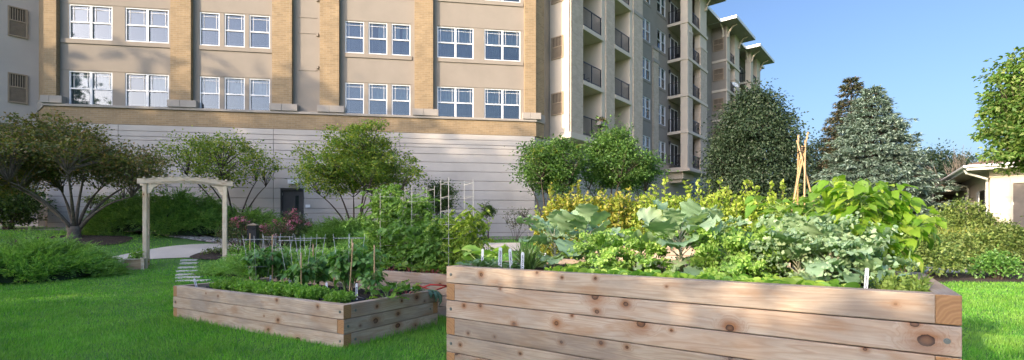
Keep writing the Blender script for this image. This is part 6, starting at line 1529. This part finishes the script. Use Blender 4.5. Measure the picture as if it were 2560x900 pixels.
# squash leaf trailing over the right back corner
p = Plant('trailing_leaf', 'bluish trailing leaves hanging over the far right corner of the low bed', LB.at(3.12, 1.25, LB.z + .04), 'plant', None, 75)
for k in range(9): p.blade((k * .012, 0, .02), -.6 + (k % 4) * .35, .5 - .05 * k, .13 + .01 * k, .028, 2.2, .12, 5, .12, .5, 12, 5, .1, .3, .003)
p.done('lacin', 'gstem')
# ---- tomato bed
def tomato(label, loc, seed, h, r, mat='tomato', n=34, per=110, size=.05, w=.9):
    rs_ = np.random.RandomState(seed); root = empty('tomato_plant', loc, label, 'tomato plant', 'tomato plants in the middle bed'); mb = MB(); bag = Bag()
    for k in range(n):
        a = rs_.rand() * 6.28; z = h * rs_.uniform(.12, 1.0); rr = r * math.sqrt(rs_.uniform(.15, 1)) * (1.0 if z < h * .8 else .75); c = np.array([rr * math.cos(a), rr * math.sin(a), z]); b = np.array([c[0] * .15, c[1] * .15, max(0, z - .30)])
        mb.tube(bez(b, (b + c) / 2 + [0, 0, .07], c, 5), [.006, .005, .004, .003, .002], 5)
        # compound leaves hang from the stem end
        for j in range(per // 14):
            q = c + rs_.normal(size=3) * [.08, .08, .07]; dr = rs_.normal(size=3) * [1, 1, .3] + [0, 0, -.35]; dr /= np.linalg.norm(dr); sd_ = np.cross(dr, [0, 0, 1.0]); sd_ /= max(1e-6, np.linalg.norm(sd_)); L = rs_.uniform(.10, .2)
            for i in range(7):
                t = (i + .5) / 7; pos = q + dr * L * t + np.array([0, 0, -.3 * L * t * t])
                for sg in (-1, 1): bag.add(pos, norm((sd_ * sg + dr * .7 + rs_.normal(size=3) * .15)[None]), norm((rs_.normal(size=3) * .5 + [0, 0, 1])[None]), size * rs_.uniform(.7, 1.25))
    mb.tube([(0, 0, -.02), (.02, 0, h * .5), (0, .02, h * .92)], [.012, .01, .005], 6)
    o = mb.build('stems', FM['gstem'], smooth=True); o.parent = root; bag.out('leaves', T_OVATE, FM[mat], root, w)
    return root
tomato('tomato plant at the left end of the tomato bed, highest of the leafy mass', MBd.px(962, .85), 81, 1.36, .30, n=66)
tomato('dense tomato plant inside the middle wire tower', MBd.px(1035, .80), 82, 1.15, .30, n=60)
tomato('tomato plant between the middle and right towers', MBd.px(1090, .60), 83, .78, .24, n=36)
tomato('tomato plant with fine leaves inside the right wire tower', MBd.px(1140, .60), 84, .92, .24, 'tomato_l', 38, size=.045)
tomato('sunlit tomato shoots leaning out right of the right tower', MBd.px(1190, .55), 85, .93, .17, 'tomato_l', 26, size=.045)
pepper('broad leaved plant in front of the middle tomato', MBd.px(1010, .45), 86, .75, .30, 'tomato', 330, .085, 'tomatillo_plant', 'tomatillo plant')
pepper('broad leaved plant low before the right tower', MBd.px(1075, .40), 87, .50, .24, 'tomato', 220, .08, 'tomatillo_plant', 'tomatillo plant')
for i, px in enumerate((935, 975, 1025, 1060, 1085)):
    p = Plant('beet_plant', ['beet at the left end of the tomato bed front', 'second beet from the left in the tomato bed', 'third beet from the left in the tomato bed', 'red stemmed beet beside the tall bed corner', 'last beet of the tomato bed beside the tall bed'][i], MBd.px(px, .22), 'beet', 'beets along the front of the tomato bed', 90 + i)
    for k in range(9): p.blade((0, 0, 0), k * 2.4, 1.15 - .05 * k, .14, .05, 1.0, .12, 3, .04, .5, 8, 5, .1, .9, .004)
    p.done('beet', 'beetstem')
# back bed foliage
for i, (x, lb) in enumerate([(.5, 'leafy crop at the left end of the sunlit back bed'), (1.5, 'leafy crop in the middle of the sunlit back bed'), (2.7, 'leafy crop at the right end of the sunlit back bed')]):
    pepper(lb, BB.at(x, .6), 95 + i, .35, .4, 'bean', 200, .09, 'leafy_crop', 'plant')
# ------------------------------------------------------------------ lawn
def lawn():
    rs = np.random.RandomState(21); P = []
    YM = 21.0
    n = 520000
    Y = 1.9 * np.exp(rs.rand(n) * math.log(YM / 1.9)); 
    keep = rs.rand(n) < np.clip(.35 + .65 * (Y / 4.5), 0, 1) * np.where(Y > 9, 9 / Y * 1.15, 1); Y = Y[keep]; n = len(Y)
    px = rs.uniform(-60, 2620, n); x = (px - CX) / F * Y
    ok = np.ones(n, bool)
    for b in (TB, LB, MBd, BB):
        dx = x - b.o.x; dy = Y - b.o.y; a = dx * b.u.x + dy * b.u.y; c = dx * b.v.x + dy * b.v.y; ok &= ~((a > .004) & (a < b.L - .004) & (c > .004) & (c < b.W - .004))
    # keep paths, mulch and the wall bed clear
    z = np.array([gz(p, q) for p, q in zip(x, Y)]); py = HZ - (z - EYE) / Y * F
    up_ = np.interp(px, [-60, 200, 275, 345, 480, 600, 760, 900, 1300, 1301, 2700], [660, 676, 661, 650, 645, 643, 640, 636, 628, 0, 0]); lo_ = np.interp(px, [-60, 200, 275, 355, 450, 560, 720, 1300, 1301, 2700], [655, 660, 645, 628, 613, 610, 612, 608, 0, 0])
    ok &= ~((py < up_ + 1) & (py > lo_))
    ok &= ~((px > 1180) & (Y > 10.2) & (px > 2240)) & ~((px > 430) & (py < 611) & (px < 1180))
    ok &= ~((((x - X(600, 14.3)) / 1.3) ** 2 + ((Y - 14.3) / .7) ** 2) < 1) & ~((((x - TA[0]) / 1.75) ** 2 + ((Y - TA[1]) / .95) ** 2) < 1)
    wl_ = np.interp(px, [-60, 130, 250, 330, 400, 480, 560], [565, 566, 574, 582, 590, 600, 609]); ok &= ~((px < 560) & (py < wl_))
    ok &= ~((px > 436) & (px < 496) & (py > 649) & (py < 700) & (rs.rand(n) < .55))
    x, Y, z = x[ok], Y[ok], z[ok]; n = len(x)
    patch = .5 + .5 * np.sin(x * 1.7 + 1.3 * np.sin(Y * 1.1)) * np.sin(Y * 2.1 + np.sin(x * 2.3))
    h = (.036 + .026 * patch) * rs.uniform(.6, 1.35, n)
    for b in (LB, TB):
        dx = x - b.o.x; dy = Y - b.o.y; a = dx * b.u.x + dy * b.u.y; c = dx * b.v.x + dy * b.v.y; d = np.maximum(np.maximum(-a, a - b.L), np.maximum(-c, c - b.W)); h *= 1 + .75 * np.exp(-np.clip(d, 0, 9) / .10)
    w = np.maximum(.0038, .00125 * Y); fl = 6.28 * (.5 + .5 * np.sin(x * .9 + Y * .7)); A = norm(np.c_[rs.normal(size=(n, 2)) * .33 + np.c_[np.cos(fl), np.sin(fl)] * .18, np.ones(n)])
    az = rs.rand(n) * 6.28; Nn = np.c_[np.cos(az), np.sin(az), np.zeros(n)]
    o = leaves('lawn_grass', T_BLADE, np.c_[x, Y, z - .005], A, Nn, h, FM['grass'], None, w / h); tag(o, 'short green lawn grass around the beds', 'grass', kind='stuff'); print('blades', n)
lawn()
